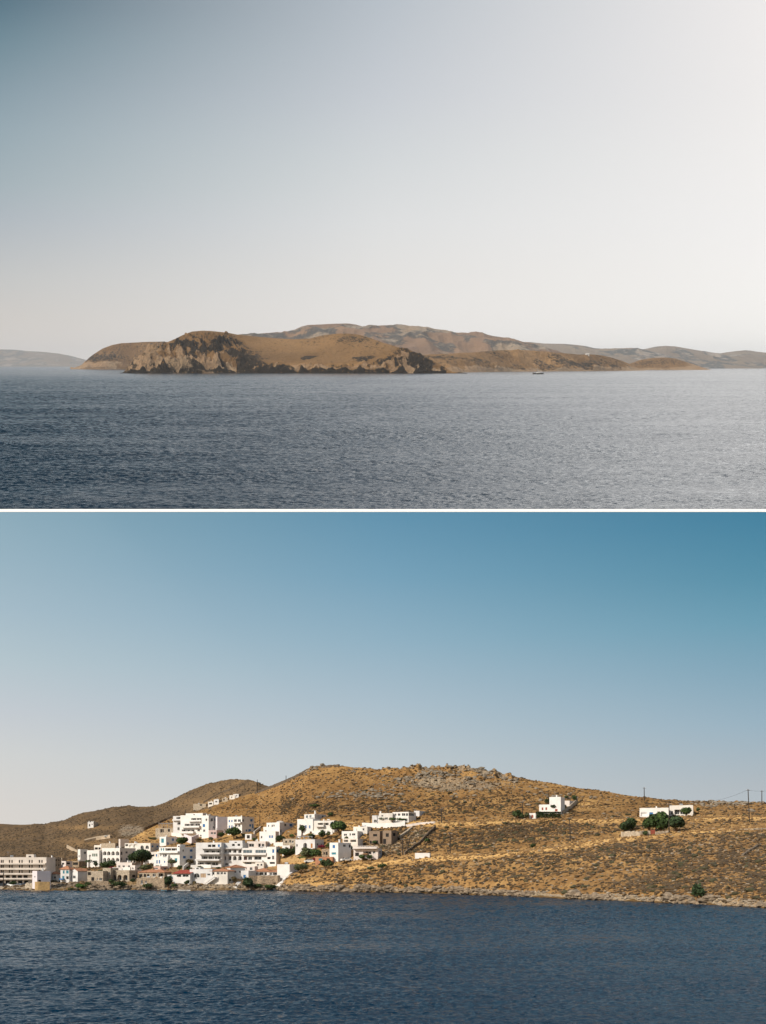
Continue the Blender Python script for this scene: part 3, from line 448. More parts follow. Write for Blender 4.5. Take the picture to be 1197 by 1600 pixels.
def facade(mb, Ax, Ay, Bx, By, z0, z1, ops, m=0):
    """wall with real openings; ops (u0,u1,v0,v1,arch,depth)"""
    Lw = math.hypot(Bx-Ax, By-Ay); ex, ey = (Bx-Ax)/Lw, (By-Ay)/Lw; ix, iy = -ey, ex
    def pt(u, v, d=0): return (Ax+ex*u+ix*d, Ay+ey*u+iy*d, v)
    xs = sorted({0, round(Lw, 3)}|{round(o[i], 3) for o in ops for i in (0, 1)}); ys = sorted({z0, z1}|{round(o[i], 3) for o in ops for i in (2, 3)})
    for i in range(len(xs)-1):
        for j in range(len(ys)-1):
            cx, cy = (xs[i]+xs[i+1])/2, (ys[j]+ys[j+1])/2
            if any(o[0] < cx < o[1] and o[2] < cy < o[3] for o in ops): continue
            mb.add([pt(xs[i], ys[j]), pt(xs[i+1], ys[j]), pt(xs[i+1], ys[j+1]), pt(xs[i], ys[j+1])], [(0, 1, 2, 3)], m)
    for (u0, u1, v0, v1, arch, dp) in ops:
        if arch:
            r = (u1-u0)/2; vs = max(v1-r, v0+.1); ry = v1-vs; uc = (u0+u1)/2; n = 10
            arc = [(uc-r*math.cos(math.pi*k/n), vs+ry*math.sin(math.pi*k/n)) for k in range(n+1)]
            for k in range(n):
                cor = (u0, v1) if k < n/2 else (u1, v1)
                mb.add([pt(*cor), pt(*arc[k]), pt(*arc[k+1])], [(0, 1, 2)], m)
            mb.add([pt(u0, v1), pt(uc, v1), pt(u1, v1)], [], m)
            out = [(u0, v0)]+arc+[(u1, v0)]
        else: out = [(u0, v0), (u0, v1), (u1, v1), (u1, v0)]
        for k in range(len(out)):
            a, b = out[k], out[(k+1) % len(out)]; mb.add([pt(*a), pt(*b), pt(*b, dp), pt(*a, dp)], [(0, 1, 2, 3)], m)
def pxfront(b, px):
    u = (px-CX)/F; Wp = (b['C'][0]-u*b['D'])/(b['c_']+u*b['s_']); return b['W']-Wp, b['D']+Wp*b['s_']
def pxside(b, px):
    u = (px-CX)/F; q = (u*b['D']-b['C'][0])/(b['s_']-u*b['c_']); return q, b['D']+q*b['c_']
def zof(b, py, D): return HC+(HL-py)/F*D-b['C'][2]
def build(b):
    C = b['C']; W, Dp, Hh, m = b['W'], b['Dp'], b['H'], b['m']; z1 = Hh
    if m is white: m = (white, white2, white, white3)[int(abs(C[0])*3+C[1]) % 4]
    e = obj(b['n'], None, loc=(b['A'][0], b['A'][1], C[2]), rz=-math.radians(b.get('psi', 25)))
    tag(e, b['l'], b.get('c', 'house'), 'buildings of the whitewashed seaside village')
    mb = MB(); un = []
    def collect(lst, f, Lmax):
        ops = []
        for (cx, cy, w, h, k) in lst:
            if k in 'wbto' and w < 4: w *= 1.4; h *= 1.2
            u0, d0 = f(b, cx-w/2); u1, d1 = f(b, cx+w/2); dm = (d0+d1)/2
            v0 = zof(b, cy+h/2, dm); v1 = zof(b, cy-h/2, dm)
            u0 = max(u0, .18); u1 = min(u1, Lmax-.18); v0 = max(v0, .03); v1 = min(v1, z1-.4)
            if u1-u0 < .35 or v1-v0 < .5: continue
            if any(not (u1 <= o[0] or u0 >= o[1] or v1 <= o[2] or v0 >= o[3]) for o in ops): continue
            arch = k in ('a', 'aw', 'ra'); dp = {'a': 1.3, 'L': 1.5, 'p': .5}.get(k, .2)
            ops.append((round(u0, 3), round(u1, 3), round(v0, 3), round(v1, 3), arch, dp)); un.append((f, u0, u1, v0, v1, k, arch, dp))
        return ops
    fo = collect(b.get('F', []), pxfront, W); so_ = collect(b.get('S', []), pxside, Dp)
    zb = -4.5; roof = b.get('roof'); hr = 0
    if roof: hr = roof[1]/F*b['D']; z1 = Hh
    facade(mb, 0, 0, W, 0, zb, z1, fo); facade(mb, W, 0, W, Dp, zb, z1, so_)
    mb.add([(W,Dp,zb),(0,Dp,zb),(0,Dp,z1),(W,Dp,z1)], [(0,1,2,3)]); mb.add([(0,Dp,zb),(0,0,zb),(0,0,z1),(0,Dp,z1)], [(0,1,2,3)])
    if not roof:                                     # parapet with an inner face
        t = .22; o = [(0,0),(W,0),(W,Dp),(0,Dp)]; i_ = [(t,t),(W-t,t),(W-t,Dp-t),(t,Dp-t)]
        for k in range(4):
            p, q = o[k], o[(k+1) % 4]; r, s = i_[k], i_[(k+1) % 4]
            mb.add([(*p,z1),(*q,z1),(*s,z1),(*r,z1)], [(0,1,2,3)]); mb.add([(*r,z1),(*s,z1),(*s,z1-.35),(*r,z1-.35)], [(0,1,2,3)])
        rb = MB(); rb.box(t+.003, W-t-.003, t+.003, Dp-t-.003, z1-.6, z1-.345); obj('roof', rb.mesh('roof', [flatroof]), e)
    obj('wall', mb.mesh('wall', [m]), e)
    if roof:
        rm = roof[2]; ov = .35; rb = MB(); x0, x1, y0, y1 = -ov, W+ov, -ov, Dp+ov; zt = z1+hr; ym = (y0+y1)/2
        if roof[0] == 'hip':
            k = min((y1-y0)/2, (x1-x0)/2-.2); top = [(x0+k, ym, zt), (x1-k, ym, zt)]
            V = [(x0,y0,z1+.02),(x1,y0,z1+.02),(x1,y1,z1+.02),(x0,y1,z1+.02)]+top; Fc = [(0,1,5,4),(1,2,5),(2,3,4,5),(3,0,4)]
        elif roof[0] == 'gable':
            xm = (x0+x1)/2; V = [(x0,y0,z1+.02),(x1,y0,z1+.02),(x1,y1,z1+.02),(x0,y1,z1+.02),(xm,y0,zt),(xm,y1,zt)]; Fc = [(0,4,5,3),(1,2,5,4)]
            g = MB(); g.add([(0,.0,z1),(W,.0,z1),(W/2,.0,zt-.2),(0,Dp,z1),(W,Dp,z1),(W/2,Dp,zt-.2)], [(0,1,2),(4,3,5)]); obj('gable', g.mesh('gable', [m]), e)
        else:
            V = [(x0,y0-.4,z1+.02),(x1,y0-.4,z1+.02),(x1,y1,zt),(x0,y1,zt)]; Fc = [(0,1,2,3)]
            g = MB(); g.add([(0,0,z1),(W,0,z1),(W,Dp,z1),(0,Dp,z1),(W,Dp,zt-.1),(0,Dp,zt-.1)], [(1,2,4),(0,5,3),(3,5,4,2)]); obj('gable', g.mesh('gable', [m]), e)
        n = len(V); V2 = V+[(x, y, z-.14) for x, y, z in V]; F2 = Fc+[tuple(i+n for i in reversed(f)) for f in Fc]
        ed = {}
        for f in Fc:
            for a, c in zip(f, f[1:]+f[:1]): ed[(a, c)] = 1
        for (a, c) in list(ed):
            if (c, a) not in ed: F2.append((c, a, a+n, c+n))
        rb.add(V2, F2)
        if roof[0] == 'hip':       # rounded ridge capping
            rb.tube(V[4], V[5], .12, .12, 6)
            for a, c in ((0,4),(3,4),(1,5),(2,5)): rb.tube(V[a], V[c], .1, .1, 6)
        obj('roof', rb.mesh('roof', [rm]), e)
    for (f, u0, u1, v0, v1, k, arch, dp) in un:
        w, h = u1-u0, v1-v0; um = (u0+u1)/2
        fr_ = f is pxfront; rz = 0 if fr_ else math.pi/2
        pos = lambda u, d, v: (u, d, v) if fr_ else (W-d, u, v)
        if k in ('a', 'L', 'p'):                   # recess: back wall, doors in it
            bk = MB(); bk.box(-w/2+.002, w/2-.002, 0, .1, 0, h); r = obj('recess', bk.mesh('recess', [m]), e, pos(um, dp-.1+.101, v0), rz)
            if k == 'L' and w > 4.5:
                pm = MB()
                for j in range(1, int(w/2.4)): x = -w/2+w*j/int(w/2.4); pm.box(x-.11, x+.11, -dp+.1, -dp+.34, .002, h-.002)
                if pm.F: obj('pillar', pm.mesh('pillar', [white]), r)
            if k != 'p':
                n = max(1, int(round(w/2.2))) if k == 'L' else 1
                for j in range(n):
                    ww = min(w/n*.82, 2.2); x = (j+.5)*w/n-w/2; hh = h*.94
                    obj('door', pane_mesh(ww, hh, 'g', False, m), r, (x, -.12, .01))
        else:
            nm = 'door' if k in ('d', 'rd', 'ra', 'od') or (h > 1.9 and h > 1.7*w) else 'window'
            o = obj(nm, pane_mesh(w, h, k, arch, m), e, pos(um, dp-.1, v0), rz)
            if nm == 'window' and k == 'w':
                sb = MB(); sb.box(-w/2-.08, w/2+.08, -.2, -.1, -.1, -.0); obj('sill', sb.mesh('sill', [white]), o)
    for bb in b.get('B', []):
        xa, xb, yy, hp, pr = bb[:5]; u0, d0 = pxfront(b, xa); u1, d1 = pxfront(b, xb); u0 = max(u0, -.3); u1 = min(u1, W-.01); dm = (d0+d1)/2
        zt = zof(b, yy-hp/2, dm); zl = zof(b, yy+hp/2, dm); t = .12; bm = blue if len(bb) > 5 else (m if m is not beige else beige)
        q = MB(); q.box(u0, u1, -pr, -.003, zl, zl+.16); q.box(u0, u1, -pr, -pr+t, zl+.162, zt); q.box(u0, u0+t, -pr+t+.002, -.003, zl+.162, zt); q.box(u1-t, u1, -pr+t+.002, -.003, zl+.162, zt)
        obj('balcony', q.mesh('balcony', [bm]), e)
    for tp in b.get('top', []):
        xa, xb, yy, hp = tp; u0, d0 = pxfront(b, xa); u1, d1 = pxfront(b, xb); zt = zof(b, yy, (d0+d1)/2)
        q = MB(); q.box(max(u0, .3), min(u1, W-.3), .6, min(3.6, Dp-.3), z1-.3, zt); r = obj('stairhead', q.mesh('stairhead', [m]), e)
        obj('door', pane_mesh(.9, max(zt-z1-.4, .6), 'o', False, m), r, ((max(u0, .3)+min(u1, W-.3))/2, .49, z1-.2))
    if 'chim' in b:
        u, d = pxfront(b, b['chim'][0]); zt = zof(b, b['chim'][1], d); u = min(max(u, .4), W-.4); q = MB(); q.box(u-.3, u+.3, 1, 1.6, z1-.3, zt); q.box(u-.38, u+.38, .92, 1.68, zt+.003, zt+.14)
        obj('chimney', q.mesh('chimney', [white]), e)
    if 'dome' in b:
        q = MB(); n = 10
        for j in range(5):
            a0, a1 = j*math.pi/10, (j+1)*math.pi/10
            q.tube((W-2.5, 3, z1-.3+1.2*math.sin(a0)), (W-2.5, 3, z1-.3+1.2*math.sin(a1)), 1.9*math.cos(a0), max(1.9*math.cos(a1), .05), n)
        obj('dome', q.mesh('dome', [flatroof]), e)
    if 'perg' in b:
        xa, xb, yy, hp = b['perg']; u0, d0 = pxfront(b, xa); u1, d1 = pxfront(b, xb); u0 = max(u0, .3); u1 = min(u1, W-.3); zt = zof(b, yy-hp/2, (d0+d1)/2); q = MB(); n = max(3, int((u1-u0)/2))
        for j in range(n+1):
            x = u0+(u1-u0)*j/n
            for y in (.3, 2.6): q.box(x-.08, x+.08, y, y+.16, z1-.2, zt)
        q.box(u0-.2, u1+.2, .25, .5, zt+.002, zt+.18); q.box(u0-.2, u1+.2, 2.55, 2.8, zt+.002, zt+.18)
        for j in range(int((u1-u0)/.6)): q.box(u0+j*.6, u0+j*.6+.12, 0, 3, zt+.185, zt+.28)
        obj('pergola', q.mesh('pergola', [mat('pergola_wood', (.30,.30,.31), noise=.2)]), e)
    if 'rail' in b:
        xa, xb, yy, hp = b['rail']; u0, _ = pxfront(b, xa); u1, _ = pxfront(b, xb); q = MB(); zb_ = z1+.0
        q.box(0, W, -1.5, 4, z1+.003, z1+.3)
        for j in range(13): x = u0+(u1-u0)*j/12; q.box(x-.07, x+.07, -1.4, -1.26, z1+.303, z1+1.0)
        q.box(u0, u1, -1.43, -1.23, z1+1.003, z1+1.14); obj('railing', q.mesh('railing', [pale]), e)
        q = MB(); q.box(W*.36, W*.62, -1.35, -.05, z1-1.9, z1-1.75); obj('awning', q.mesh('awning', [mat('orange_awning', (.62,.33,.16))]), e)
    if 'stair' in b:
        xa, xb, ya, yb = b['stair']; u0, _ = pxfront(b, xa); u1, _ = pxfront(b, xb); q = MB(); n = 16; za = 0.1; zc = Hh*.55
        u0 = max(u0, -4)
        for j in range(n): q.box(u0+(u1-u0)*j/n, u0+(u1-u0)*(j+1)/n, -1.4, -.01, max(za+(zc-za)*j/n-.5, 0), za+(zc-za)*(j+1)/n)
        q.add([(u0,-1.55,za+.1),(u1,-1.55,zc+.1),(u1,-1.55,zc+1.0),(u0,-1.55,za+1.0),(u0,-1.42,za+.1),(u1,-1.42,zc+.1),(u1,-1.42,zc+1.0),(u0,-1.42,za+1.0)], [(0,1,2,3),(7,6,5,4),(3,2,6,7),(0,4,5,1),(1,5,6,2),(4,0,3,7)])
        obj('stair', q.mesh('stair', [white]), e)
    R = random.Random(int(C[0]*13+C[1]*7))
    if not roof and W > 4 and Dp > 3.4 and hr == 0 and b['n'] not in ('unfinished_house', 'low_building') and 'perg' not in b:
        if R.random() < .7:
            x = R.uniform(.25, .8)*W; y = R.uniform(1.2, Dp-1.2); q = MB(); q.box(x-.25, x+.25, y-.25, y+.25, z1-.34, z1+R.uniform(.5, 1.1)); obj('chimney', q.mesh('chimney', [white]), e)
        if R.random() < .45:
            x = R.uniform(.3, .75)*W; y = min(Dp-.9, 2); q = MB(); q.tube((x-.6, y, z1+.45), (x+.6, y, z1+.45), .26, .26, 10); q.box(x-.5, x-.4, y-.1, y+.1, z1-.34, z1+.2); q.box(x+.4, x+.5, y-.1, y+.1, z1-.34, z1+.2)
            obj('water_tank', q.mesh('water_tank', [metal]), e)
        if R.random() < .35:
            x = R.uniform(.2, .8)*W; y = R.uniform(1, Dp-1); q = MB(); q.tube((x, y, z1-.34), (x, y, z1+2.4), .03, .02, 5); q.tube((x-.5, y, z1+2.1), (x+.5, y, z1+2.1), .02, .02, 5); q.tube((x-.35, y, z1+1.8), (x+.35, y, z1+1.8), .02, .02, 5)
            obj('aerial', q.mesh('aerial', [metal]), e)
    return e
# ---- vegetation
def leafmat(name, c):
    m = mat(name, c, rough=.75, noise=.45, nscale=1.3, spec=.2); return m
LM = {'pine': leafmat('pine_needles', (.030,.050,.018)), 'green': leafmat('green_leaves', (.036,.062,.017)), 'bush': leafmat('bush_leaves', (.040,.062,.020)), 'olive': leafmat('olive_leaves', (.095,.105,.045)),
      'bright': leafmat('bright_leaves', (.06,.13,.025)), 'pink': leafmat('bougainvillea', (.22,.02,.045)), 'dry': leafmat('dry_leaves', (.13,.10,.045))}
LM2 = {m.name: mat(m.name+'_young', tuple(min(v*1.5+.006, 1) for v in c), rough=.7, noise=.3, nscale=1.5, spec=.2) for m, c in ((LM['pine'],(.030,.050,.018)),(LM['green'],(.055,.090,.022)),(LM['bush'],(.040,.062,.020)),(LM['olive'],(.080,.09,.04)),(LM['bright'],(.05,.11,.022)),(LM['pink'],(.18,.02,.04)),(LM['dry'],(.11,.085,.04)))}
def crown_mesh(w, d, h, seed, mt, shape='round', n=None, leaf=None):
    r = np.random.default_rng(seed); n = n or int(min(2600, max(500, 60*w*h))); lumps = 9 if shape != 'flat' else 7
    cen = r.normal(size=(lumps, 3)); cen /= np.linalg.norm(cen, axis=1)[:, None]; cen *= r.uniform(.25, .62, (lumps, 1)); cen[:, 2] = cen[:, 2]*.8
    rad = r.uniform(.34, .55, lumps); cen[0] = 0; rad[0] = .6
    li = r.integers(0, lumps, n); v = r.normal(size=(n, 3)); v /= np.linalg.norm(v, axis=1)[:, None]
    p = cen[li]+v*rad[li][:, None]*r.uniform(.62, 1.16, (n, 1))
    p = p*np.array([w/2, d/2, h/2]); 
    if shape == 'flat': p[:, 2] = np.where(p[:, 2] < 0, p[:, 2]*.35, p[:, 2])
    p[:, 2] += h*.5
    s = (leaf or max(.16, min(w, h)*.075))*r.uniform(.7, 1.5, (n, 1))
    a = r.normal(size=(n, 3)); a /= np.linalg.norm(a, axis=1)[:, None]; b2 = np.cross(a, v); b2 /= np.linalg.norm(b2, axis=1)[:, None]+1e-6
    V = np.stack([p-a*s, p+b2*s*.8, p+a*s, p-b2*s*.8], 1).reshape(-1, 3); Q = np.arange(n*4).reshape(n, 4)
    me = fastmesh('crown', V, Q, [mt, LM2[mt.name]], False); me.polygons.foreach_set('material_index', ((p[:, 2]*0+r.random(n)+.25*np.sin(li*2.1)) > .72).astype(np.int32)); me.update(); return me
def tree(px, py, wpx, hpx, label, kind='bush', trunk=.35, shape='round', name='tree', cat='tree', T=None, d=None, group='trees and shrubs of the village', depth=None):
    T = T or T1; D = d if d else float(T.dist(px, py))-1.0; q = P('L', px, py, D); w = 1.18*wpx/F*D; h = 1.1*hpx/F*D
    e = obj(name, None, loc=tuple(q)); tag(e, label, cat, group); e.rotation_euler[2] = 0
    seed = int(px*31+py*7)
    th = h*trunk; tb = MB(); R = random.Random(seed); lean = R.uniform(-.08, .08)*h
    tb.tube((0, 0, -1.5), (lean*.5, 0, th*.6), .05*h+.03, .035*h+.02, 8); tb.tube((lean*.5, 0, th*.6), (lean, 0, th+h*.15), .035*h+.02, .02*h, 8)
    for k in range(5):
        a = R.uniform(0, 6.28); rr = R.uniform(.2, .35)*w; tb.tube((lean*.7, 0, th*R.uniform(.6, 1)), (lean+math.cos(a)*rr, math.sin(a)*rr, th+(h-th)*R.uniform(.3, .7)), .018*h+.01, .008*h, 6)
    obj('trunk' if name in ('tree', 'pine_tree', 'umbrella_pine', 'palm_tree') else 'stem', tb.mesh('trunk', [woodm]), e)
    obj('crown' if name in ('tree', 'pine_tree', 'umbrella_pine') else 'foliage', crown_mesh(w, depth or min(w, max(h*1.3, 3)), h-th, seed, LM[kind], shape), e, (lean, 0, th)); return e
def wall_line(name, label, pts, hgt, th, m, T=None, cat='wall', step=1.5, jag=.12, group=None, dd=0):
    """a free standing wall following photo pixels over the ground"""
    T = T or T1; px = []; py = []
    for (x0, y0), (x1, y1) in zip(pts, pts[1:]):
        n = max(2, int(math.hypot(x1-x0, y1-y0)/step)); px += list(np.linspace(x0, x1, n, endpoint=False)); py += list(np.linspace(y0, y1, n, endpoint=False))
    px.append(pts[-1][0]); py.append(pts[-1][1]); Q = P('L', px, py, T.dist(px, py)+dd); o = Q.mean(0); Q = Q-o; r = random.Random(int(px[0]*7)); mb = MB(); V = []
    for i, q in enumerate(Q):
        a = Q[max(i-1, 0)]; c = Q[min(i+1, len(Q)-1)]; d = Vector((c-a)); nrm = Vector((-d.y, d.x, 0)).normalized()*th/2; hh = hgt*(1+r.uniform(-jag, jag))
        V.append([(q[0]-nrm.x, q[1]-nrm.y, q[2]-1.2), (q[0]+nrm.x, q[1]+nrm.y, q[2]-1.2), (q[0]+nrm.x, q[1]+nrm.y, q[2]+hh), (q[0]-nrm.x, q[1]-nrm.y, q[2]+hh)])
    for i, ring in enumerate(V): mb.V += ring
    for i in range(len(V)-1):
        b = i*4
        for k in range(4): mb.F.append((b+k, b+(k+1) % 4, b+4+(k+1) % 4, b+4+k)); mb.M.append(0)
    mb.F.append((3,2,1,0)); b = len(V)*4-4; mb.F.append((b, b+1, b+2, b+3)); mb.M += [0, 0]
    ob = obj(name, mb.mesh(name, [m]), loc=tuple(o)); tag(ob, label, cat, group); return ob
def scatter(name, label, T, n, dens, size, mt, seed, squash=.6, frame='L', cat=None):
    r = np.random.default_rng(seed); V = T.V; A = np.linalg.norm(np.cross(V[1:, :-1]-V[:-1, :-1], V[:-1, 1:]-V[:-1, :-1]), axis=2); w = A*dens(T)[:-1, :-1]; w = np.clip(w, 0, None).ravel(); w /= w.sum()
    # weighting by area seen rather than true area keeps far slopes from swallowing the count
    k = r.choice(w.size, n, p=w); i, j = np.divmod(k, A.shape[1]); f = r.random((n, 1)); g = r.random((n, 1))
    p = V[i, j]*(1-f)*(1-g)+V[i+1, j]*f*(1-g)+V[i, j+1]*(1-f)*g+V[i+1, j+1]*f*g
    ph = (1+5**.5)/2; ico = np.array([(-1,ph,0),(1,ph,0),(-1,-ph,0),(1,-ph,0),(0,-1,ph),(0,1,ph),(0,-1,-ph),(0,1,-ph),(ph,0,-1),(ph,0,1),(-ph,0,-1),(-ph,0,1)])/1.902
    fc = np.array([(0,11,5),(0,5,1),(0,1,7),(0,7,10),(0,10,11),(1,5,9),(5,11,4),(11,10,2),(10,7,6),(7,1,8),(3,9,4),(3,4,2),(3,2,6),(3,6,8),(3,8,9),(4,9,5),(2,4,11),(6,2,10),(8,6,7),(9,8,1)])
    s = size*np.exp(np.clip(r.normal(0, .38, n), -.9, .65)); a = r.uniform(0, 6.28, n); jit = 1+r.uniform(-.35, .35, (n, 12, 1)); v = ico[None]*jit
    x = v[..., 0]*np.cos(a)[:, None]-v[..., 1]*np.sin(a)[:, None]; y = v[..., 0]*np.sin(a)[:, None]+v[..., 1]*np.cos(a)[:, None]
    el = r.uniform(.8, 1.5, (n, 1)); v = np.stack([x*el, y, v[..., 2]*squash+squash*.35], -1)*s[:, None, None]+p[:, None, :]
    o = p.mean(0); me = fastmesh(name, v.reshape(-1, 3)-o, (fc[None]+12*np.arange(n)[:, None, None]).reshape(-1, 3), [mt], False)
    ob = obj(name, me, loc=tuple(o), fr=frame); tag(ob, label, cat, None, 'stuff'); return ob
SLU, SLL, RU, RL = .25, .31, .16, .10
# ------------------------------------------------------------ water
def water_mat(name, k=1.0, amp=.35, base=(.004,.014,.024), stretch=(.32, .62), rot=.18, rough=.12, spec=.5):
    m = bpy.data.materials.new(name); m.use_nodes = True; t = m.node_tree; b = t.nodes['Principled BSDF']
    b.inputs['Base Color'].default_value = (*base, 1); b.inputs['Roughness'].default_value = rough; b.inputs['IOR'].default_value = 1.333; b.inputs['Specular IOR Level'].default_value = spec
    tcx = t.nodes.new('ShaderNodeTexCoord')
    def noise(sx, sy, d, dist=0.0, r=.5, rz=rot):
        mp = t.nodes.new('ShaderNodeMapping'); mp.inputs['Scale'].default_value = (sx, sy, 1); mp.inputs['Rotation'].default_value = (0, 0, rz)
        n = t.nodes.new('ShaderNodeTexNoise'); n.inputs['Scale'].default_value = 1; n.inputs['Detail'].default_value = d; n.inputs['Roughness'].default_value = r; n.inputs['Distortion'].default_value = dist
        t.links.new(tcx.outputs['Object'], mp.inputs[0]); t.links.new(mp.outputs[0], n.inputs[0]); return n.outputs[0]
    def mth(op, a, c):
        x = t.nodes.new('ShaderNodeMath'); x.operation = op
        for i, v in ((0, a), (1, c)):
            if isinstance(v, (int, float)): x.inputs[i].default_value = v
            else: t.links.new(v, x.inputs[i])
        return x.outputs[0]
    w1 = noise(stretch[0]*k, stretch[1]*k, 4, .4); w2 = noise(stretch[0]*.28*k, stretch[1]*.3*k, 3, .2, rz=-rot); w3 = noise(.006*k, .018*k, 4, .3, .6, rz=.05)
    hgt = mth('ADD', mth('MULTIPLY', w1, 1.0), mth('MULTIPLY', w2, 1.6))
    mr = t.nodes.new('ShaderNodeMapRange'); mr.inputs[1].default_value = .38; mr.inputs[2].default_value = .62; mr.inputs[3].default_value = .55; mr.inputs[4].default_value = 1.0; t.links.new(w3, mr.inputs[0])
    hgt = mth('MULTIPLY', hgt, mr.outputs[0])
    bp = t.nodes.new('ShaderNodeBump'); bp.inputs['Strength'].default_value = 1; bp.inputs['Distance'].default_value = amp
    t.links.new(hgt, bp.inputs['Height']); t.links.new(bp.outputs[0], b.inputs['Normal']); return m
yn = float(Dwater('U', 797.0)); far = 62000.0
def strip(y0, y1, k=.365, e=6): return [(-k*y0-e, y0), (k*y0+e, y0), (k*y1+e, y1), (-k*y1-e, y1)]
q = strip(yn, far)
def waves(X, Y, lam, slope):
    """wind chop as real relief; crests grow with distance so that no row of the sheet goes flat"""
    u, v = X/lam, np.cumsum(np.gradient(Y, axis=0)/lam, axis=0)
    s, c = math.sin(.22), math.cos(.22); a, b = (u*c+v*s)*.6, -u*s+v*c
    w = vnoise(a+40, b+9)+.55*vnoise(a*2.1+7, b*1.9+70)+.3*vnoise(a*4.3+31, b*3.7+11)+.45*vnoise(a*.33+3, b*.3+8)-1.15
    g = .55+.75*vnoise(u*.02+5, v*.055+3)+.35*vnoise(u*.1+15, v*.2+33)-.1
    return w*g*slope*lam
def sheet(name, X, Y, Z, m, fr, org):
    V = np.stack([X, Y-org[1], Z], -1).reshape(-1, 3); r, c = X.shape; idx = np.arange(r*c).reshape(r, c)
    Q = np.stack([idx[:-1, :-1], idx[:-1, 1:], idx[1:, 1:], idx[1:, :-1]], -1).reshape(-1, 4)
    tag(obj(name, fastmesh(name, V, Q, [m], True), loc=org, fr=fr), kind='structure')
ys = np.concatenate([np.exp(np.linspace(math.log(yn), math.log(9000), 1700)**1.0), np.exp(np.linspace(math.log(9300), math.log(far), 30))])[:, None]
cs = np.linspace(-1, 1, 620)[None, :]; X = cs*(.365*ys+6); Y = np.broadcast_to(ys, X.shape)
lam = 2.2*(Y/yn)**.62; Z = waves(X, Y, lam, SLU*(1-.4*sst(700, 3500, Y)))*(1-sst(4000, 9000, Y)); Z = np.where(Y < yn+12, np.maximum(Z, -.4), Z)
sheet('sea', X, Y, Z, water_mat('open_sea_water', 1.1, .7, rough=RU, spec=.38, base=(.0005,.012,.028)), 'U', (0, yn, -HUP))
bs = MB()     # bed that carries the upper sea; the added white rim draws the dividing line
st = [(yn, -.5), (yn+60, -3), (yn+600, -11), (far, -12)]
for k, (y, zt) in enumerate(st):
    w_ = .365*y+6; bs.V += [(-w_, y-yn, zt), (w_, y-yn, zt), (w_, y-yn, zt-(.12 if k == 0 else 1)), (-w_, y-yn, zt-(.12 if k == 0 else 1))]
for k in range(3):
    for c in range(4): bs.F.append((k*4+c, k*4+(c+1) % 4, k*4+4+(c+1) % 4, k*4+4+c)); bs.M.append(0)
bs.F += [(0, 3, 2, 1), (12, 13, 14, 15)]; bs.M += [0, 0]
tag(obj('sea_bed', bs.mesh('sea_bed', [mat('sea_bed_slate', (.03,.10,.15), rough=.9)]), loc=(0, yn, -HUP), fr='U'), kind='structure')
rim = MB(); xa, xb = q[0][0]-1, q[1][0]+1; rim.add([(xa,-1.1,-.66),(xb,-1.1,-.66),(xb,-.01,-.66),(xa,-.01,-.66),(xa,-1.1,-.5),(xb,-1.1,-.5),(xb,-.25,.42),(xa,-.25,.42),(xb,-.01,.42),(xa,-.01,.42)], [(0,3,2,1),(0,1,5,4),(4,5,6,7),(7,6,8,9),(9,8,2,3),(0,4,7,9,3),(1,2,8,6,5)])  # made-up divider between the two views, front sloped to catch the sun
tag(obj('divider_rim', rim.mesh('divider_rim', [mat('divider_white', (.92,.92,.91), rough=.7)]), loc=(0, yn, -HUP), fr='U'), kind='structure')
ys = np.concatenate([[-150, 0, 40], np.exp(np.linspace(math.log(56), math.log(430), 950)), [500, 900]])[:, None]
cs = np.concatenate([[-8, -2, -.8], np.linspace(-.42, .42, 640), [.8, 2, 8]])[None, :]; X = cs*np.maximum(ys, 56); Y = np.broadcast_to(ys, X.shape)
lam = .42*(np.maximum(Y, 56)/60)**.55; Z = waves(X, Y, lam, SLL)*sst(50, 56, Y)*(1-sst(430, 440, Y))*(1-sst(.42, .5, abs(cs)))
sheet('water', X, Y, Z, water_mat('bay_water', 4.0, .16, spec=.11, base=(.0,.015,.036), rough=RL), 'L', (0, 0, 0))
me = newmesh('ground', [(-2500, 600, -2.5), (2500, 600, -2.5), (2500, 1500, -2.5), (-2500, 1500, -2.5)], [(0, 1, 2, 3)], [m_left])
tag(obj('ground', me), kind='structure')
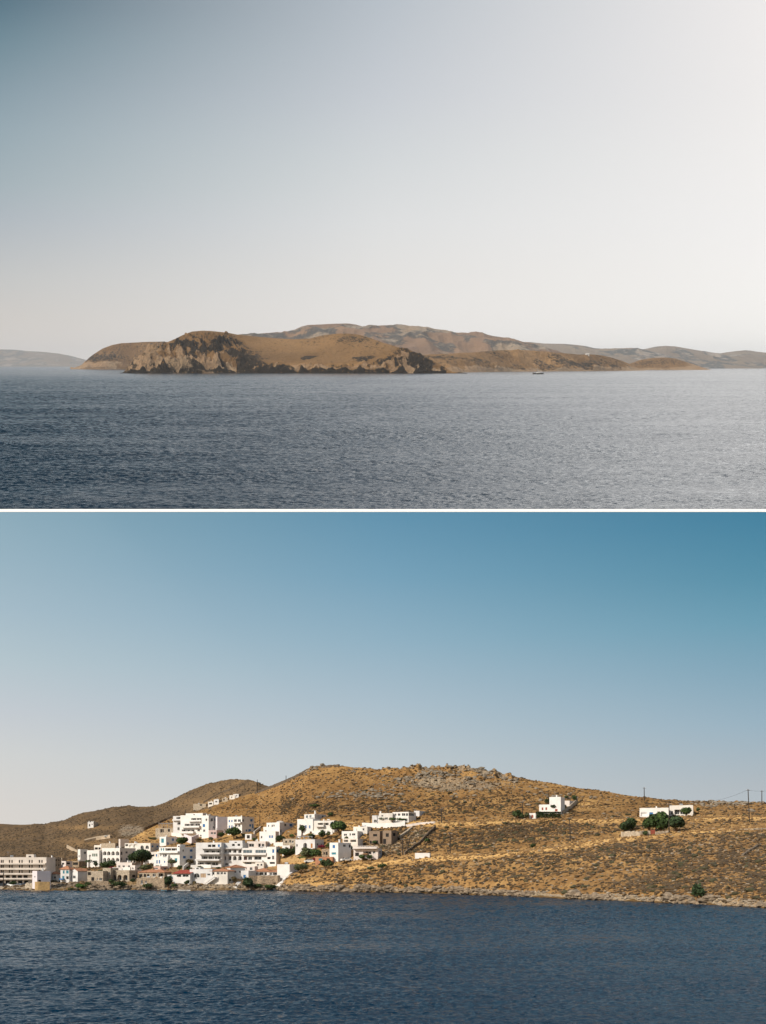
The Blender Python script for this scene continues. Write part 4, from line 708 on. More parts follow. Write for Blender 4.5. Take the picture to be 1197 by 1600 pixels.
# ------------------------------------------------------------ terrain of the lower world
def mk1(px, py, t, x, y):
    n = fbm(x/14, y/14, 4); n2 = fbm(x/45, y/45, 3)
    rd = road(px); tr = terr(px); sh = T1.shore(px); st = 0
    for o_, w_ in ((-38, 1.2), (-27, 1.0), (-15, 1.2), (13, 1.3), (24, 1.5), (36, 1.2)): st = st+band(py, rd+o_+3*fbm(x/90+o_, y/90, 2), w_)*sst(-.05, .2, fbm(x/60+o_, y/60, 2))
    below = (py > rd)
    gold = 1.6*band(py, rd+2.5, 4.5)*(px > 545)+1.5*band(py, tr+2.0, 3.2)*(px > 520)*sst(520, 560, px)
    gold += .28*np.clip(1-(py-T1.sky(px))/34, 0, 1)*(px > 430)*(.55+.6*n)
    gold += .8*blob(px, py, 905, 1256, 45, 9)+.9*blob(px, py, 540, 1291, 45, 7)+.8*blob(px, py, 480, 1345, 70, 12)*(px > 430)+.7*blob(px, py, 480, 1380, 60, 8)+.5*blob(px, py, 1080, 1298, 110, 14)+.9*blob(px, py, 330, 1300, 60, 14)+.8*blob(px, py, 225, 1300, 40, 10)+.6*blob(px, py, 120, 1340, 60, 12)
    gold += .45*n2*(py > rd)+.5*st*(px > 560)*(sh-py > 12)
    cl = np.clip(.85+.8*n2, .3, 1.3)
    scr = .55*blob(px, py, 560, 1262, 190, 13)+.42*sst(0, 8, py-tr-5)*(1-sst(-8, 2, py-rd+5))*(px > 560)+.22*sst(6, 22, py-rd)*(1-sst(-14, -4, py-sh))*(.8+1.2*n)
    scr += .5*(px < 200)
    scr = scr*cl
    rock = .8*(1-sst(4, 12, sh-py+7*n))+.5*blob(px, py, 690, 1222, 95, 17)*(1+.8*n)+.3*blob(px, py, 470, 1208, 40, 8)+.22*blob(px, py, 800, 1225, 250, 14)*(1+n)+.55*band(py, T1.sky(px)+1, 3)*((px > 600) & (px < 790))
    rock += .30*band(py, rd+16, 6)*(px > 640)*(px < 900)+.6*blob(px, py, 610, 1322, 34, 16)+.6*blob(px, py, 655, 1302, 20, 12)+.35*blob(px, py, 1150, 1252, 60, 7)+.3*blob(px, py, 580, 1245, 60, 8)
    rock -= .5*gold*(sh-py > 12)
    soil = .85*blob(px, py, 330, 1375, 190, 14)*(px < 445)+.6*blob(px, py, 300, 1335, 180, 16)*(px < 470)+.55*blob(px, py, 620, 1325, 30, 14)*.5
    soil = soil*(.7+.5*n); wet = (1-sst(.8, 2.0, sh-py)); rock = rock*(1-wet); scr = scr+2*wet; gold = gold*(1-wet)
    return mask(px.shape, gold*(.85+.5*n), rock, scr, soil)
def d1(V, PX, PY, T):
    X, Y = V[..., 0], V[..., 1]; sh = T1.shore(PX)
    # ledges and outcrops: sharp steps in the rock along the shore and under the crest
    k = ridged(X/5.5, Y/9, 4)-.55; e = np.exp(-((sh-PY)/9)**2)*(T >= 0); V[..., 2] += e*k*3.2*sst(0, .02, T)*sst(60, 100, PX)
    oc = blob(PX, PY, 690, 1218, 90, 16)+.8*band(PY, T1.sky(PX)+2, 5)*((PX > 590) & (PX < 800))+.7*blob(PX, PY, 490, 1202, 40, 7)+.6*blob(PX, PY, 1150, 1250, 60, 8)
    V[..., 2] += oc*np.clip(ridged(X/7, Y/7, 4)-.6, 0, 1)*8
    V[..., 2] -= 3.0*blob(PX, PY, 1089, 1404, 7, 10)*(T > .005)
T1.build('hillside', -120, 1300, 1240, 470, m_near, 1.0, 26, mk1, FP['T1'], ampf=lambda px, py, t: sst(-.01, .12, t)*(.35+.9*sst(430, 620, px)), dfun=d1, back=.5)
def mk2(px, py, t, x, y):
    n = fbm(x/30, y/30, 4)
    gold = .9*blob(px, py, 350, 1255, 60, 8)+.5*blob(px, py, 150, 1315, 70, 6)+.6*blob(px, py, 130, 1292, 50, 4)+.35*n
    rock = .62*blob(px, py, 205, 1297, 32, 15)+.35*blob(px, py, 345, 1226, 45, 7)+.25*blob(px, py, 60, 1290, 30, 10)+.1*n
    return mask(px.shape, gold, rock, .35+.5*n-.6*gold, 0)
T2.build('left_hill', -160, 520, 560, 330, m_left, 3.0, 75, mk2, FP['T2'], ampf=lambda px, py, t: sst(0, .1, t)*1.0, back=.6, under=-6)
T3.build('distant_hill', -300, 200, 160, 60, m_left, 6, 140, lambda px, py, t, x, y: mask(px.shape, .1, .1, .3), back=.8, under=-6)
# loose scrub, stones
scr_m = mat('scrub', (.088,.058,.029), noise=.5, nscale=.25); scr2 = mat('dry_tufts', (.24,.142,.056), noise=.4, nscale=.3); rk_m = mat('loose_rock', (.32,.26,.19), noise=.4, nscale=1.0)
inv = lambda T: 1/np.maximum(T.V[..., 1], 50)**1.0
inl = lambda T: (T.T > .035) & (T.T < 1.02) & (T.PX > -40) & (T.PX < 1240)
scatter('scrub', 'dark low scrub dotted over the hillside', T1, 22000, lambda T: inl(T)*inv(T)*(.08+T.mk[..., 2])*(1-.93*T.mk[..., 0])*np.clip(.8+.9*fbm(T.V[..., 0]/22, T.V[..., 1]/22, 3), .05, 2)*(1-.9*np.clip(T.mk[..., 3], 0, 1))*np.where(T.PX > 440, 1, .35), .38, scr_m, 3)
scatter('dry_grass', 'golden dry grass tufts over the hillside', T1, 15000, lambda T: inl(T)*inv(T)*(.5+T.mk[..., 0])*np.where(T.PX > 440, 1, .4), .34, scr2, 4)
scatter('rocks', 'pale loose rocks along the shore and below the crest', T1, 8000, lambda T: (T.T > -.01)*(T.T < 1.02)*inv(T)*(np.clip(T.mk[..., 1], 0, 1)**2+.02)*(T.PX > -40)*(T.PX < 1240), .28, rk_m, 5, squash=.55)
scatter('hill_scrub', 'brown scrub dotted over the left hill', T2, 9000, lambda T: (T.T > .1)*(T.T < 1.01)*inv(T)*(.1+T.mk[..., 2])*(T.PX > -30)*(T.PX < 430), .45, mat('hill_scrub', (.10,.072,.044), noise=.4, nscale=.2), 6)
scatter('shore_rocks', 'rough brown boulders along the water line', T1, 1500, lambda T: (T.T > -.01)*(np.exp(-((T1.shore(T.PX)-T.PY-3)/3.5)**2))*inv(T)*(T.PX > 70)*(T.PX < 1240)*np.clip(.5+1.6*fbm(T.V[..., 0]/9, T.V[..., 1]/9, 3), 0, 2), .62, mat('shore_rock', (.23,.175,.12), noise=.55, nscale=.9), 9, squash=.55)
scatter('outcrop_rocks', 'weathered grey rocks cropping out under the crest', T1, 620, lambda T: (T.T < 1.0)*inv(T)*(blob(T.PX, T.PY, 690, 1215, 85, 13)+.5*blob(T.PX, T.PY, 490, 1203, 40, 6)+.5*blob(T.PX, T.PY, 560, 1243, 60, 5)+.5*blob(T.PX, T.PY, 1140, 1257, 60, 6)+.08*blob(T.PX, T.PY, 800, 1240, 200, 14))*np.clip(.3+2*fbm(T.V[..., 0]/12, T.V[..., 1]/12, 3), 0, 2), .72, mat('outcrop_rock', (.24,.20,.15), noise=.5, nscale=.8), 10, squash=.6)
scatter('low_bushes', 'bigger dark bushes standing out on the hillside', T1, 750, lambda T: inl(T)*inv(T)*(.15+T.mk[..., 2])*(1-.9*T.mk[..., 0])*np.where(T.PX > 560, 1, .1)*(T.T < .9), .58, mat('low_bush', (.055,.050,.022), noise=.5, nscale=.6), 8)
# ------------------------------------------------------------ buildings
for b in BLD: build(b)
# ------------------------------------------------------------ trees and shrubs: px, base py, width, height (photo pixels), label
TR = [
 (221,1357,35,29,'large dark pine between the arch hotel and the cascade house','pine',.3,'round','pine_tree','tree'),
 (168,1358,24,14,'dark bush in front of the arch hotel','bush',.1,'round','shrub','bush'),
 (174,1359,9,5,'pink bougainvillea at the foot of the arch hotel','pink',.1,'round','shrub','bush'),
 (150.5,1356,7,11,'slim dark cypress like shrub below the green shutters','pine',.1,'round','shrub','bush'),
 (285,1322,21,15,'round green tree on the slope under the tiered hotel','green',.15,'round','tree','tree'),
 (345.5,1311,11,11,'small dark tree left of the big tree below the upper row','bush',.25,'round','tree','tree'),
 (366,1311,24,18,'wide green tree below the two storey hotel','green',.2,'round','tree','tree'),
 (381,1308,9,6,'low dark shrub right of the wide green tree','bush',.1,'round','shrub','bush'),
 (436.5,1320,14,14,'dark spiky tree at the corner of the cubic house','pine',.3,'round','tree','tree'),
 (482.5,1297,16,17,'umbrella pine with bare trunk before the glazed villa','green',.5,'flat','umbrella_pine','pine'),
 (471,1307,11,17,'dark leaning tree left of the umbrella pine at the villa','bush',.35,'round','tree','tree'),
 (487,1312,15,10,'grey green agave clump on the palm terrace','bush',.1,'round','shrub','bush'),
 (503,1311,12,14,'dark bushy tree below the shaded window band','bush',.2,'round','tree','tree'),
 (513,1308,8,9,'dusty olive shrub right of the bushy tree','olive',.2,'round','shrub','bush'),
 (530,1303,22,20,'big green tree beside the blue windowed upper house','green',.15,'round','tree','tree'),
 (524,1311,9,6,'dry shrub under the big green tree','dry',.1,'round','shrub','bush'),
 (492,1263,20,7,'sprawling green shrub on the bare hill above the villa','green',.1,'round','shrub','bush'),
 (517,1277,11,8,'dark shrub at the right end of the glazed villa','bush',.1,'round','shrub','bush'),
 (447,1340,27,16,'dark bush mass right of the central hotel','bush',.1,'round','shrub','bush'),
 (452,1329,12,7,'crimson bougainvillea over the dark bush mass','pink',.1,'round','shrub','bush'),
 (478,1341,20,17,'yellow green vine garden below the pergola house','olive',.1,'round','shrub','bush'),
 (473,1344,16,6,'bright green low hedge under the vine garden','bright',.1,'round','shrub','bush'),
 (494,1341,19,15,'deep green bush left of the rubble annex','green',.1,'round','shrub','bush'),
 (502,1326,13,6,'purple bougainvillea beside the orange door house','pink',.1,'round','shrub','bush'),
 (493.5,1347,7,7,'bright red bougainvillea by the terracotta terrace','pink',.1,'round','shrub','bush'),
 (508,1358,22,15,'dark green bush hanging below the garage terrace','bush',.1,'round','shrub','bush'),
 (472,1364,22,14,'olive bush at the head of the shore stair','olive',.15,'round','shrub','bush'),
 (513,1326,10,9,'green shrub left of the bright blue window house','green',.1,'round','shrub','bush'),
 (598.5,1287,14,11,'leftmost umbrella pine before the hillside villa','green',.3,'flat','umbrella_pine','pine'),
 (613,1288,15,11,'middle umbrella pine before the hillside villa','green',.3,'flat','umbrella_pine','pine'),
 (626,1288.5,15,11,'rightmost umbrella pine before the glass ribbon villa','green',.25,'flat','umbrella_pine','pine'),
 (566,1344.5,12,10,'left bush in front of the orange awning house','green',.1,'round','shrub','bush'),
 (577,1344,9,9,'right bush in front of the orange awning house','bush',.1,'round','shrub','bush'),
 (585,1319,8,6,'green shrub inside the brown unfinished house yard','green',.1,'round','shrub','bush'),
 (620,1307,7,9,'dark bush at the right side of the brown shell','bush',.1,'round','shrub','bush'),
 (597,1358,16,9,'dark green scrub bush on the slope under the road','bush',.1,'round','shrub','bush'),
 (579,1360,12,6,'olive scrub bush left on the slope under the road','olive',.1,'round','shrub','bush'),
 (668,1316,12,6,'green scrub patch right of the grey stone field','green',.1,'round','shrub','bush'),
 (806.5,1279.5,14,14,'big dark bush left of the lone hill house','bush',.1,'round','shrub','bush'),
 (815,1280,8,8,'dark bush at the foot of the leaning pole','bush',.1,'round','shrub','bush'),
 (823.5,1279.5,9,10,'light olive bush left of the red arched outbuilding','olive',.1,'round','shrub','bush'),
 (855,1257,9,10,'dark tree behind the lone hill house roof','bush',.1,'round','tree','tree'),
 (866,1270.5,11,14,'round topiary tree on a bare stem at the lone hill house','pine',.42,'round','tree','tree'),
 (882,1266,10,10,'dusty olive tree right of the tall white cube','olive',.2,'round','tree','tree'),
 (885.5,1248.5,6,5,'small dark ball bush on the hill terrace','bush',.1,'round','shrub','bush'),
 (898,1253,10,11,'dark tree at the far end of the hill terrace wall','bush',.15,'round','tree','tree'),
 (978,1300,21,17,'low dark bush at the left end of the bungalow garden','pine',.1,'round','shrub','bush'),
 (990,1298,18,21,'taller dark bush second from the left in the bungalow garden','bush',.1,'round','tree','tree'),
 (1013,1300,21,22,'rounded green tree left of centre in the bungalow garden','green',.12,'round','tree','tree'),
 (1032,1301,30,33,'biggest green tree in the middle of the bungalow garden','green',.12,'round','tree','tree'),
 (1057,1302,30,28,'very dark tree right of the pole in the bungalow garden','pine',.12,'round','tree','tree'),
 (1071,1278,16,17,'leafy fig tree before the bungalow porch','green',.2,'round','tree','tree'),
 (1091,1269,7,7,'dark ball bush at the right end of the bungalow','bush',.1,'round','shrub','bush'),
 (1009.5,1306,9,8,'small bush before the pale garden wall','bush',.1,'round','shrub','bush'),
 (1151,1309,12,6,'flat dark thorn bush on the open slope at right','dry',.1,'round','shrub','bush'),
 (1089,1406,20,26,'black green tree added to darken the shore cleft at right','pine',.1,'round','tree','tree'),  # dark foliage put in for the black of the crevice
 (832,1325,9,7,'dark bush hollow above the lower road verge','bush',.1,'round','shrub','bush'),
 (21,1386.5,9,10,'green street tree before the long beige hotel','green',.3,'round','tree','tree'),
 (124,1390,21,9,'bright green bush on the rocks at the left shore','bright',.1,'round','shrub','bush'),
 (137,1387,13,9,'dark bush right of the bright shore bush','bush',.1,'round','shrub','bush'),
 (183,1387.5,31,11,'long dark creeper bank under the three arches','bush',.1,'round','shrub','bush'),
 (173,1382,11,9,'dark creeper corner left below the three arches','bush',.1,'round','shrub','bush'),
 (232,1389.5,20,9,'green creeper hanging in front of the rubble basement','bush',.1,'round','shrub','bush'),
 (262,1390,13,21,'tall black green bush between rubble basement and tavern','pine',.1,'round','shrub','bush'),
 (272,1388,11,7,'low green bush left of the red roof tavern','green',.1,'round','shrub','bush'),
 (291,1384,10,9,'round bush in the tavern garden','bush',.1,'round','shrub','bush'),
 (303,1385,7,8,'brown green shrub below the wide arch','dry',.1,'round','shrub','bush'),
 (268,1358,13,15,'dusty palm like tree before the cascade house','olive',.4,'round','tree','tree'),
 (281,1361,9,9,'dark shrub right of the dusty palm like tree','bush',.1,'round','shrub','bush'),
 (297,1352,16,10,'bare grey thicket before the cascade house flank','dry',.1,'round','shrub','bush'),
 (229,1363,24,12,'olive tree clump between the dark pine and stone veranda','olive',.2,'round','tree','tree'),
 (358,1379,6,6,'small pale green shrub at the orange roofed shore house','olive',.1,'round','shrub','bush'),
 (367,1380,10,10,'dry brown tree over the shore left of the blue door cube','dry',.2,'round','tree','tree'),
 (388,1388,17,17,'round dark bush under the cube with the blue door','pine',.1,'round','shrub','bush'),
 (402,1389.5,20,9,'green slope shrub left below the restaurant wall','bush',.1,'round','shrub','bush'),
 (420,1390,27,9,'bright green slope shrub below the restaurant wall','green',.1,'round','shrub','bush'),
 (111,1392,8,5,'tiny bush among the rocks at the left shore','olive',.1,'round','shrub','bush'),
 (192,1320,9,9,'dark small tree between the two rear flank houses','pine',.2,'round','tree','tree'),
 (312,1358.5,9,5,'small green shrub above the wide arch house roof','green',.1,'round','shrub','bush'),
 (296,1361,8,6,'dark shrub by the curved white stair','bush',.1,'round','shrub','bush'),
 (206,1348,10,8,'dark bush against the arcade hotel flank','bush',.1,'round','shrub','bush'),
 (247,1358,8,6,'olive shrub over the little pink house','olive',.1,'round','shrub','bush'),
 (341,1358.5,8,4,'low hedge piece behind the outside stair house','bush',.1,'round','shrub','bush'),
 (399,1316,9,7,'green shrub left of the lower white steps','green',.1,'round','shrub','bush'),
 (405,1325,8,5,'dark shrub behind the penthouse with parasols','bush',.1,'round','shrub','bush'),
 (312,1316,12,7,'dry golden bush below the rounded retaining wall','dry',.1,'round','shrub','bush'),
 (330,1314,9,6,'olive bush above the left hotel wing','olive',.1,'round','shrub','bush'),
 (131,1361,8,7,'dark shrub beside the brown roofless shed','bush',.1,'round','shrub','bush'),
 (157,1364,8,5,'green shrub on top of the low rubble house','green',.1,'round','shrub','bush'),
 (208,1380,9,8,'dark creeper in the shaded gap right of the three arches','pine',.1,'round','shrub','bush'),
 (456,1310,10,7,'green bush above the cream stone cottage','green',.1,'round','shrub','bush'),
 (462,1331,9,8,'dark green bush under the little one window house','bush',.1,'round','shrub','bush'),
 (548,1329,9,8,'bush in front of the beige pillared storey','bush',.1,'round','shrub','bush'),
 (541,1313,8,6,'small bush at the left edge of the pillared deck','olive',.1,'round','shrub','bush'),
 (239,1313,14,5,'straggly scrub below the long tan stone house','olive',.1,'round','shrub','bush'),
]
for (px, py, w, h, lab, k, tr, sh, nm, ct) in TR: tree(px, py, w, h, lab, k, tr, sh, nm, ct)
# palm
def palm(px, py, hpx, lab):
    D = float(T1.dist(px, py))-1; q = P('L', px, py, D); h = hpx/F*D; e = obj('palm_tree', None, loc=tuple(q)); tag(e, lab, 'palm', 'trees and shrubs of the village')
    t = MB(); t.tube((0, 0, -1), (0.1, 0, h*.7), .22, .15, 8); obj('trunk', t.mesh('trunk', [woodm]), e); R = random.Random(5)
    for k in range(16):
        a = k*2.4; L_ = h*.42; c = MB(); up = R.uniform(.1, .6); n = 6; pts = [(math.cos(a)*L_*j/n, math.sin(a)*L_*j/n, h*.7+up*L_*math.sin(j/n*2.2)-.5*L_*(j/n)**2) for j in range(n+1)]
        s = Vector((-math.sin(a), math.cos(a), 0))
        for j in range(n):
            w0 = .3*(1-abs(2*j/n-.8)*.6)+.05; p0 = Vector(pts[j]); p1 = Vector(pts[j+1])
            c.add([p0-s*w0-Vector((0,0,.12)), p0, p0+s*w0-Vector((0,0,.12)), p1+s*w0*.8-Vector((0,0,.12)), p1, p1-s*w0*.8-Vector((0,0,.12))], [(0,1,4,5),(1,2,3,4)])
        obj('frond', c.mesh('frond', [LM['bush']]), e)
palm(138.5, 1357, 16, 'dark palm left of the green shuttered house')
# hedge
q0 = T1.at(838, 1277.5); D = 386.0
def hedge(x0, x1, y0, y1, D, dep, lab):
    a = P('L', x0, y1, D); c = P('L', x1, y1, D); w = c[0]-a[0]; h = (y1-y0)/F*D; e = obj('hedge', None, loc=((a[0]+c[0])/2, D, a[2])); tag(e, lab, 'hedge')
    r = np.random.default_rng(3); n = 2600; p = np.stack([r.uniform(-w/2, w/2, n), r.uniform(-dep/2, dep/2, n), r.uniform(0, h, n)], 1); f = r.integers(0, 3, n); p[f == 0, 2] = h; p[f == 1, 1] = -dep/2
    p += r.normal(0, .07, p.shape); a_ = r.normal(size=(n, 3))*.12; b_ = r.normal(size=(n, 3))*.12
    V = np.stack([p-a_, p+b_, p+a_, p-b_], 1).reshape(-1, 3); obj('foliage', fastmesh('foliage', V, np.arange(n*4).reshape(n, 4), [LM['pine']], False), e)
    s = MB()
    for k in range(6): s.tube((-w/2+w*(k+.5)/6, 0, -1.5), (-w/2+w*(k+.5)/6, 0, h*.7), .06, .03, 6)
    obj('stem', s.mesh('stem', [woodm]), e)
hedge(838, 876, 1269.3, 1277.5, D, 2.2, 'long clipped dark green hedge before the lone hill house')
# ------------------------------------------------------------ walls, paths
dry = mat('dry_stone_wall', (.135,.10,.068), noise=.5, nscale=1.2, bump=.15)
G = 'dry stone walls across the hills'
wall_line('stone_wall', 'dark stone wall slanting down left of the tan stone house', [(224,1297),(245,1288),(268,1278.5)], 1.2, .8, dry, group=G)
wall_line('stone_wall', 'stone wall climbing the ridge from the left up to the main crest', [(398,1240.5),(430,1228.5),(460,1216),(488,1201)], 1.1, .9, dry, group=G)
wall_line('stone_wall', 'stone wall running along the top of the main crest', [(490,1200.5),(530,1197.5)], 1.0, .9, dry, group=G)
wall_line('stone_wall', 'long stone wall falling across the left hill above the white houses', [(318,1255),(345,1240),(372,1231),(396,1226)], 1.3, 1.0, dry, T=T2, group=G)
wall_line('stone_wall', 'stone wall dropping behind the tiered hotel on the left hill', [(334,1272),(352,1258),(372,1250)], 1.2, .9, dry, T=T2, group=G)
wall_line('stone_wall', 'stone wall bordering the grey stone field on its right side', [(632,1335),(655,1319),(668,1305),(680,1294)], 1.0, .7, dry, group=G)
wall_line('stone_wall', 'short stone wall on the left edge of the grey stone field', [(624,1309),(634,1303),(643,1295)], .9, .8, stone_pale, group=G)
wall_line('stone_wall', 'broken stone wall far right on the open slope', [(1160,1341),(1172,1332),(1184,1325)], 1.0, .7, dry, group=G)
wall_line('stone_wall', 'low stone wall crossing the slope right of the flat thorn bush', [(1140,1303),(1160,1298.5),(1197,1297)], .7, .6, stone_pale, group=G)
wall_line('garden_wall', 'pale garden wall in front of the bungalow trees with a red gate', [(971,1307),(985,1306.5),(1016,1305.5)], 1.6, .5, stone_pale)
wall_line('garden_wall', 'pale garden wall right of the red gate below the bungalow', [(1024,1305.5),(1045,1304)], 1.3, .5, stone_pale)
wall_line('terrace_wall', 'long white terrace wall under the hillside villa and its pines', [(566,1292.5),(590,1293.5),(612,1293),(633,1291)], 1.8, .4, white, jag=.02, dd=-1)
wall_line('terrace_wall', 'thin white parapet leading right from the hillside villa', [(634,1292),(658,1288.5),(680,1287)], .9, .4, pale, jag=.02)
wall_line('terrace_wall', 'pale slanting wall climbing behind the lone hill house', [(880,1271),(890,1264),(902,1252)], 1.2, .5, stone_pale)
wall_line('sea_front_wall', 'rubble stone sea wall carrying the restaurant', [(389,1382),(410,1381.5),(436,1381.5)], 3.2, 1.0, stone, jag=.03)
wall_line('sea_front_wall', 'tan rubble wall along the shore below the small arches', [(137,1386),(150,1386),(170,1386.5)], 2.2, 1.0, stone, jag=.06)
wall_line('sea_front_wall', 'ochre sea wall under the lilac white block', [(57.5,1391),(78,1391)], 3.0, 1.5, ochre, jag=.02)
wall_line('sea_front_wall', 'pale garden wall between the hotel cars and the sea', [(40,1389),(50,1388.5),(57,1388.5)], 1.9, .5, stone_pale, jag=.3)
wall_line('retaining_wall', 'rounded pale retaining wall under the tiered hotel', [(288,1313.5),(300,1318),(310,1314)], 3.2, .5, lilac, jag=.02)
wall_line('shore_stair', 'long white edged stair climbing from the rocks to the white forecourt', [(427,1391),(440,1380),(450,1370),(462,1358.5)], .7, 1.1, white, cat='stair', jag=.03)
wall_line('shore_stair', 'short pale slipway stair under the blue door cube', [(367,1388),(374,1380)], .6, 1.4, white, cat='stair', jag=.03)
a_ = P('L', -60, 1390, 384.0); c_ = P('L', 49, 1390, 384.0); qm = MB(); qm.box(a_[0], c_[0], 384.3, 398, -2, .78); qm.box(a_[0], c_[0]+.1, 383.9, 384.29, -2, .92)
for k in range(14): qm.box(a_[0]+k*2.1+1, a_[0]+k*2.1+1.25, 383.86, 383.899, .1, .6)
tag(obj('quay', qm.mesh('quay', [stone_pale])), 'low stone quay under the cars in front of the long beige hotel', 'quay')
wall_line('retaining_wall', 'terrace wall with red flowers above the white forecourt', [(436,1347),(460,1347),(478,1346)], 1.4, .5, ochre, jag=.04)
GW = 'white garden walls of the village'
for lab, pts in [('white garden wall left of the broad cascade house', [(224,1352),(232,1349),(241,1349)]), ('white terrace wall below the cubic white house', [(428,1322),(440,1321.5),(452,1321)]), ('white wall slanting up right of the two storey hotel', [(397,1304),(402,1300),(407,1296)]),
    ('white curved stair parapet left of the central hotel', [(286,1360),(293,1354),(300,1350)]), ('white wall above the wide arch house', [(298,1357.5),(315,1356.5),(330,1357)]), ('white wall under the window band house', [(488,1304),(505,1303.5),(520,1303)]),
    ('white wall along the villa terrace with three square windows', [(176,1361),(190,1360.8),(204,1360.6)]), ('white wall at the foot of the upper tiered hotel', [(268,1305.5),(276,1306.5),(286,1308.5)])]:
    wall_line('garden_wall', lab, pts, 1.5, .35, white, jag=.03, group=GW)
def path(name, pts, wd, m, T):
    px = []; py = []
    for (x0, y0), (x1, y1) in zip(pts, pts[1:]): px += list(np.linspace(x0, x1, 16)); py += list(np.linspace(y0, y1, 16))
    A = P('L', px, py, T.dist(px, py)); B = P('L', px, np.array(py)-wd, T.dist(px, np.array(py)-wd)); o = A.mean(0)
    V = np.concatenate([A-o, B-o]); V[:, 2] += .9; n = len(px); Q = [(i, i+1, n+i+1, n+i) for i in range(n-1)]
    V = np.concatenate([V, V-np.array([0, 0, 2.0])]); Q += [(2*n+i+1, 2*n+i, i, i+1)[::-1] for i in range(n-1)]
    tag(obj(name, newmesh(name, V, Q, [m]), loc=tuple(o)), kind='structure')
dirt = mat('dirt_track', (.48,.38,.27), noise=.3, nscale=.4)
path('path', [(132,1315),(150,1310.5),(172,1307.5)], 1.6, dirt, T2); path('path', [(104,1323),(112,1327),(121,1332)], 1.6, dirt, T2)
# red gate
q = T1.at(1020, 1305.5); g = MB(); g.box(-.6, .6, -.06, .06, 0, 1.9); g.box(-.72, -.61, -.1, .1, -.5, 2.1); g.box(.61, .72, -.1, .1, -.5, 2.1)
for k in range(5): g.box(-.5+k*.22, -.4+k*.22, -.1, -.062, .1, 1.8)
tag(obj('gate', g.mesh('gate', [red]), loc=tuple(q)), 'small red gate in the pale garden wall below the bungalow', 'gate')
# ------------------------------------------------------------ poles and wires
PL = [(402,1235,17,0,'leaning pole standing left of the main crest','T1'),(447,1221,9,0,'short pole on the crest wall at left','T1'),(406,1290,18,0,'pole behind the cubic white house','T1'),(578.5,1294,31,0,'tall dark pole before the hillside villa','T1'),(690,1286,23,0,'pole right of the grey stone field on the upper terrace','T1'),
      (703.5,1335,34,0,'pole beside the low white building by the road','T1'),(629,1335,25,0,'upright post of the pair on the stone field','T1'),(634.5,1330,22,-.28,'slanting stay post of the pair on the stone field','T1'),(816.5,1279,27,0,'pole among the dark bushes left of the hill house','T1'),
      (891.5,1315,38,.04,'pole on the dark slope below the lone hill house','T1'),(1007,1251,21,.02,'thin pole breaking the skyline above the bungalow','T1'),(1045.5,1305,50,0,'tall pole standing in front of the bungalow trees','T1'),(1171.5,1285,52,.05,'tall crooked pole at the right edge against the sky','T1'),(1190.5,1258,23,0,'rightmost short pole on the skyline','T1'),
      (289.5,1273,8,0,'thin mast above the tiered hotel roof','T1'),(140.3,1358,22,0,'white lamp mast near the palm','T1'),(5.5,1387,25,0,'street lamp before the long beige hotel','T1'),(1148,1262,6,0,'stump of a post on the rocky ridge at right','T1')]
TOP = {}
for (px, py, h, lean, lab, tn) in PL:
    T = T1; D = float(T.dist(px, py)); D = min(D, 590); q = P('L', px, py, D); hh = h/F*D; e = obj('utility_pole', None, loc=tuple(q)); tag(e, lab, 'pole', 'poles along the hillside')
    m = MB(); m.tube((0, 0, -1.5), (-lean*hh, 0, hh), .21, .15, 8); obj('shaft', m.mesh('shaft', [polem]), e)
    if h > 20 and abs(lean) < .1:
        m = MB(); m.box(-lean*hh-.7, -lean*hh+.7, -.2, -.12, hh-.5, hh-.38); obj('crossarm', m.mesh('crossarm', [polem]), e)
        for s in (-.55, 0, .55): m = MB(); m.tube((-lean*hh+s, -.16, hh-.379), (-lean*hh+s, -.16, hh-.15), .06, .04, 6); obj('insulator', m.mesh('insulator', [white]), e)
    TOP[px] = Vector((q[0]-lean*hh, q[1], q[2]+hh-.2))
def cable(a, b, sag, lab):
    o = (a+b)/2; m = MB(); n = 24; pr = None
    for i in range(n+1):
        f = i/n; p = a.lerp(b, f)-o; p.z -= sag*4*f*(1-f)
        if pr is not None: m.tube(pr, p, .035, .035, 4)
        pr = p
    tag(obj('power_cable', m.mesh('power_cable', [dark]), loc=tuple(o)), lab, 'cable')
e_ = P('L', 1086, 1251.5, 460.0); cable(Vector(e_), TOP[1171.5], 1.6, 'cable sagging left from the tall crooked pole to the ridge')
cable(TOP[1171.5], TOP[1190.5], .3, 'short cable between the two rightmost poles')
e_ = P('L', 1230, 1232, 470.0); cable(TOP[1190.5], Vector(e_), .5, 'cable leaving the rightmost pole out of view')
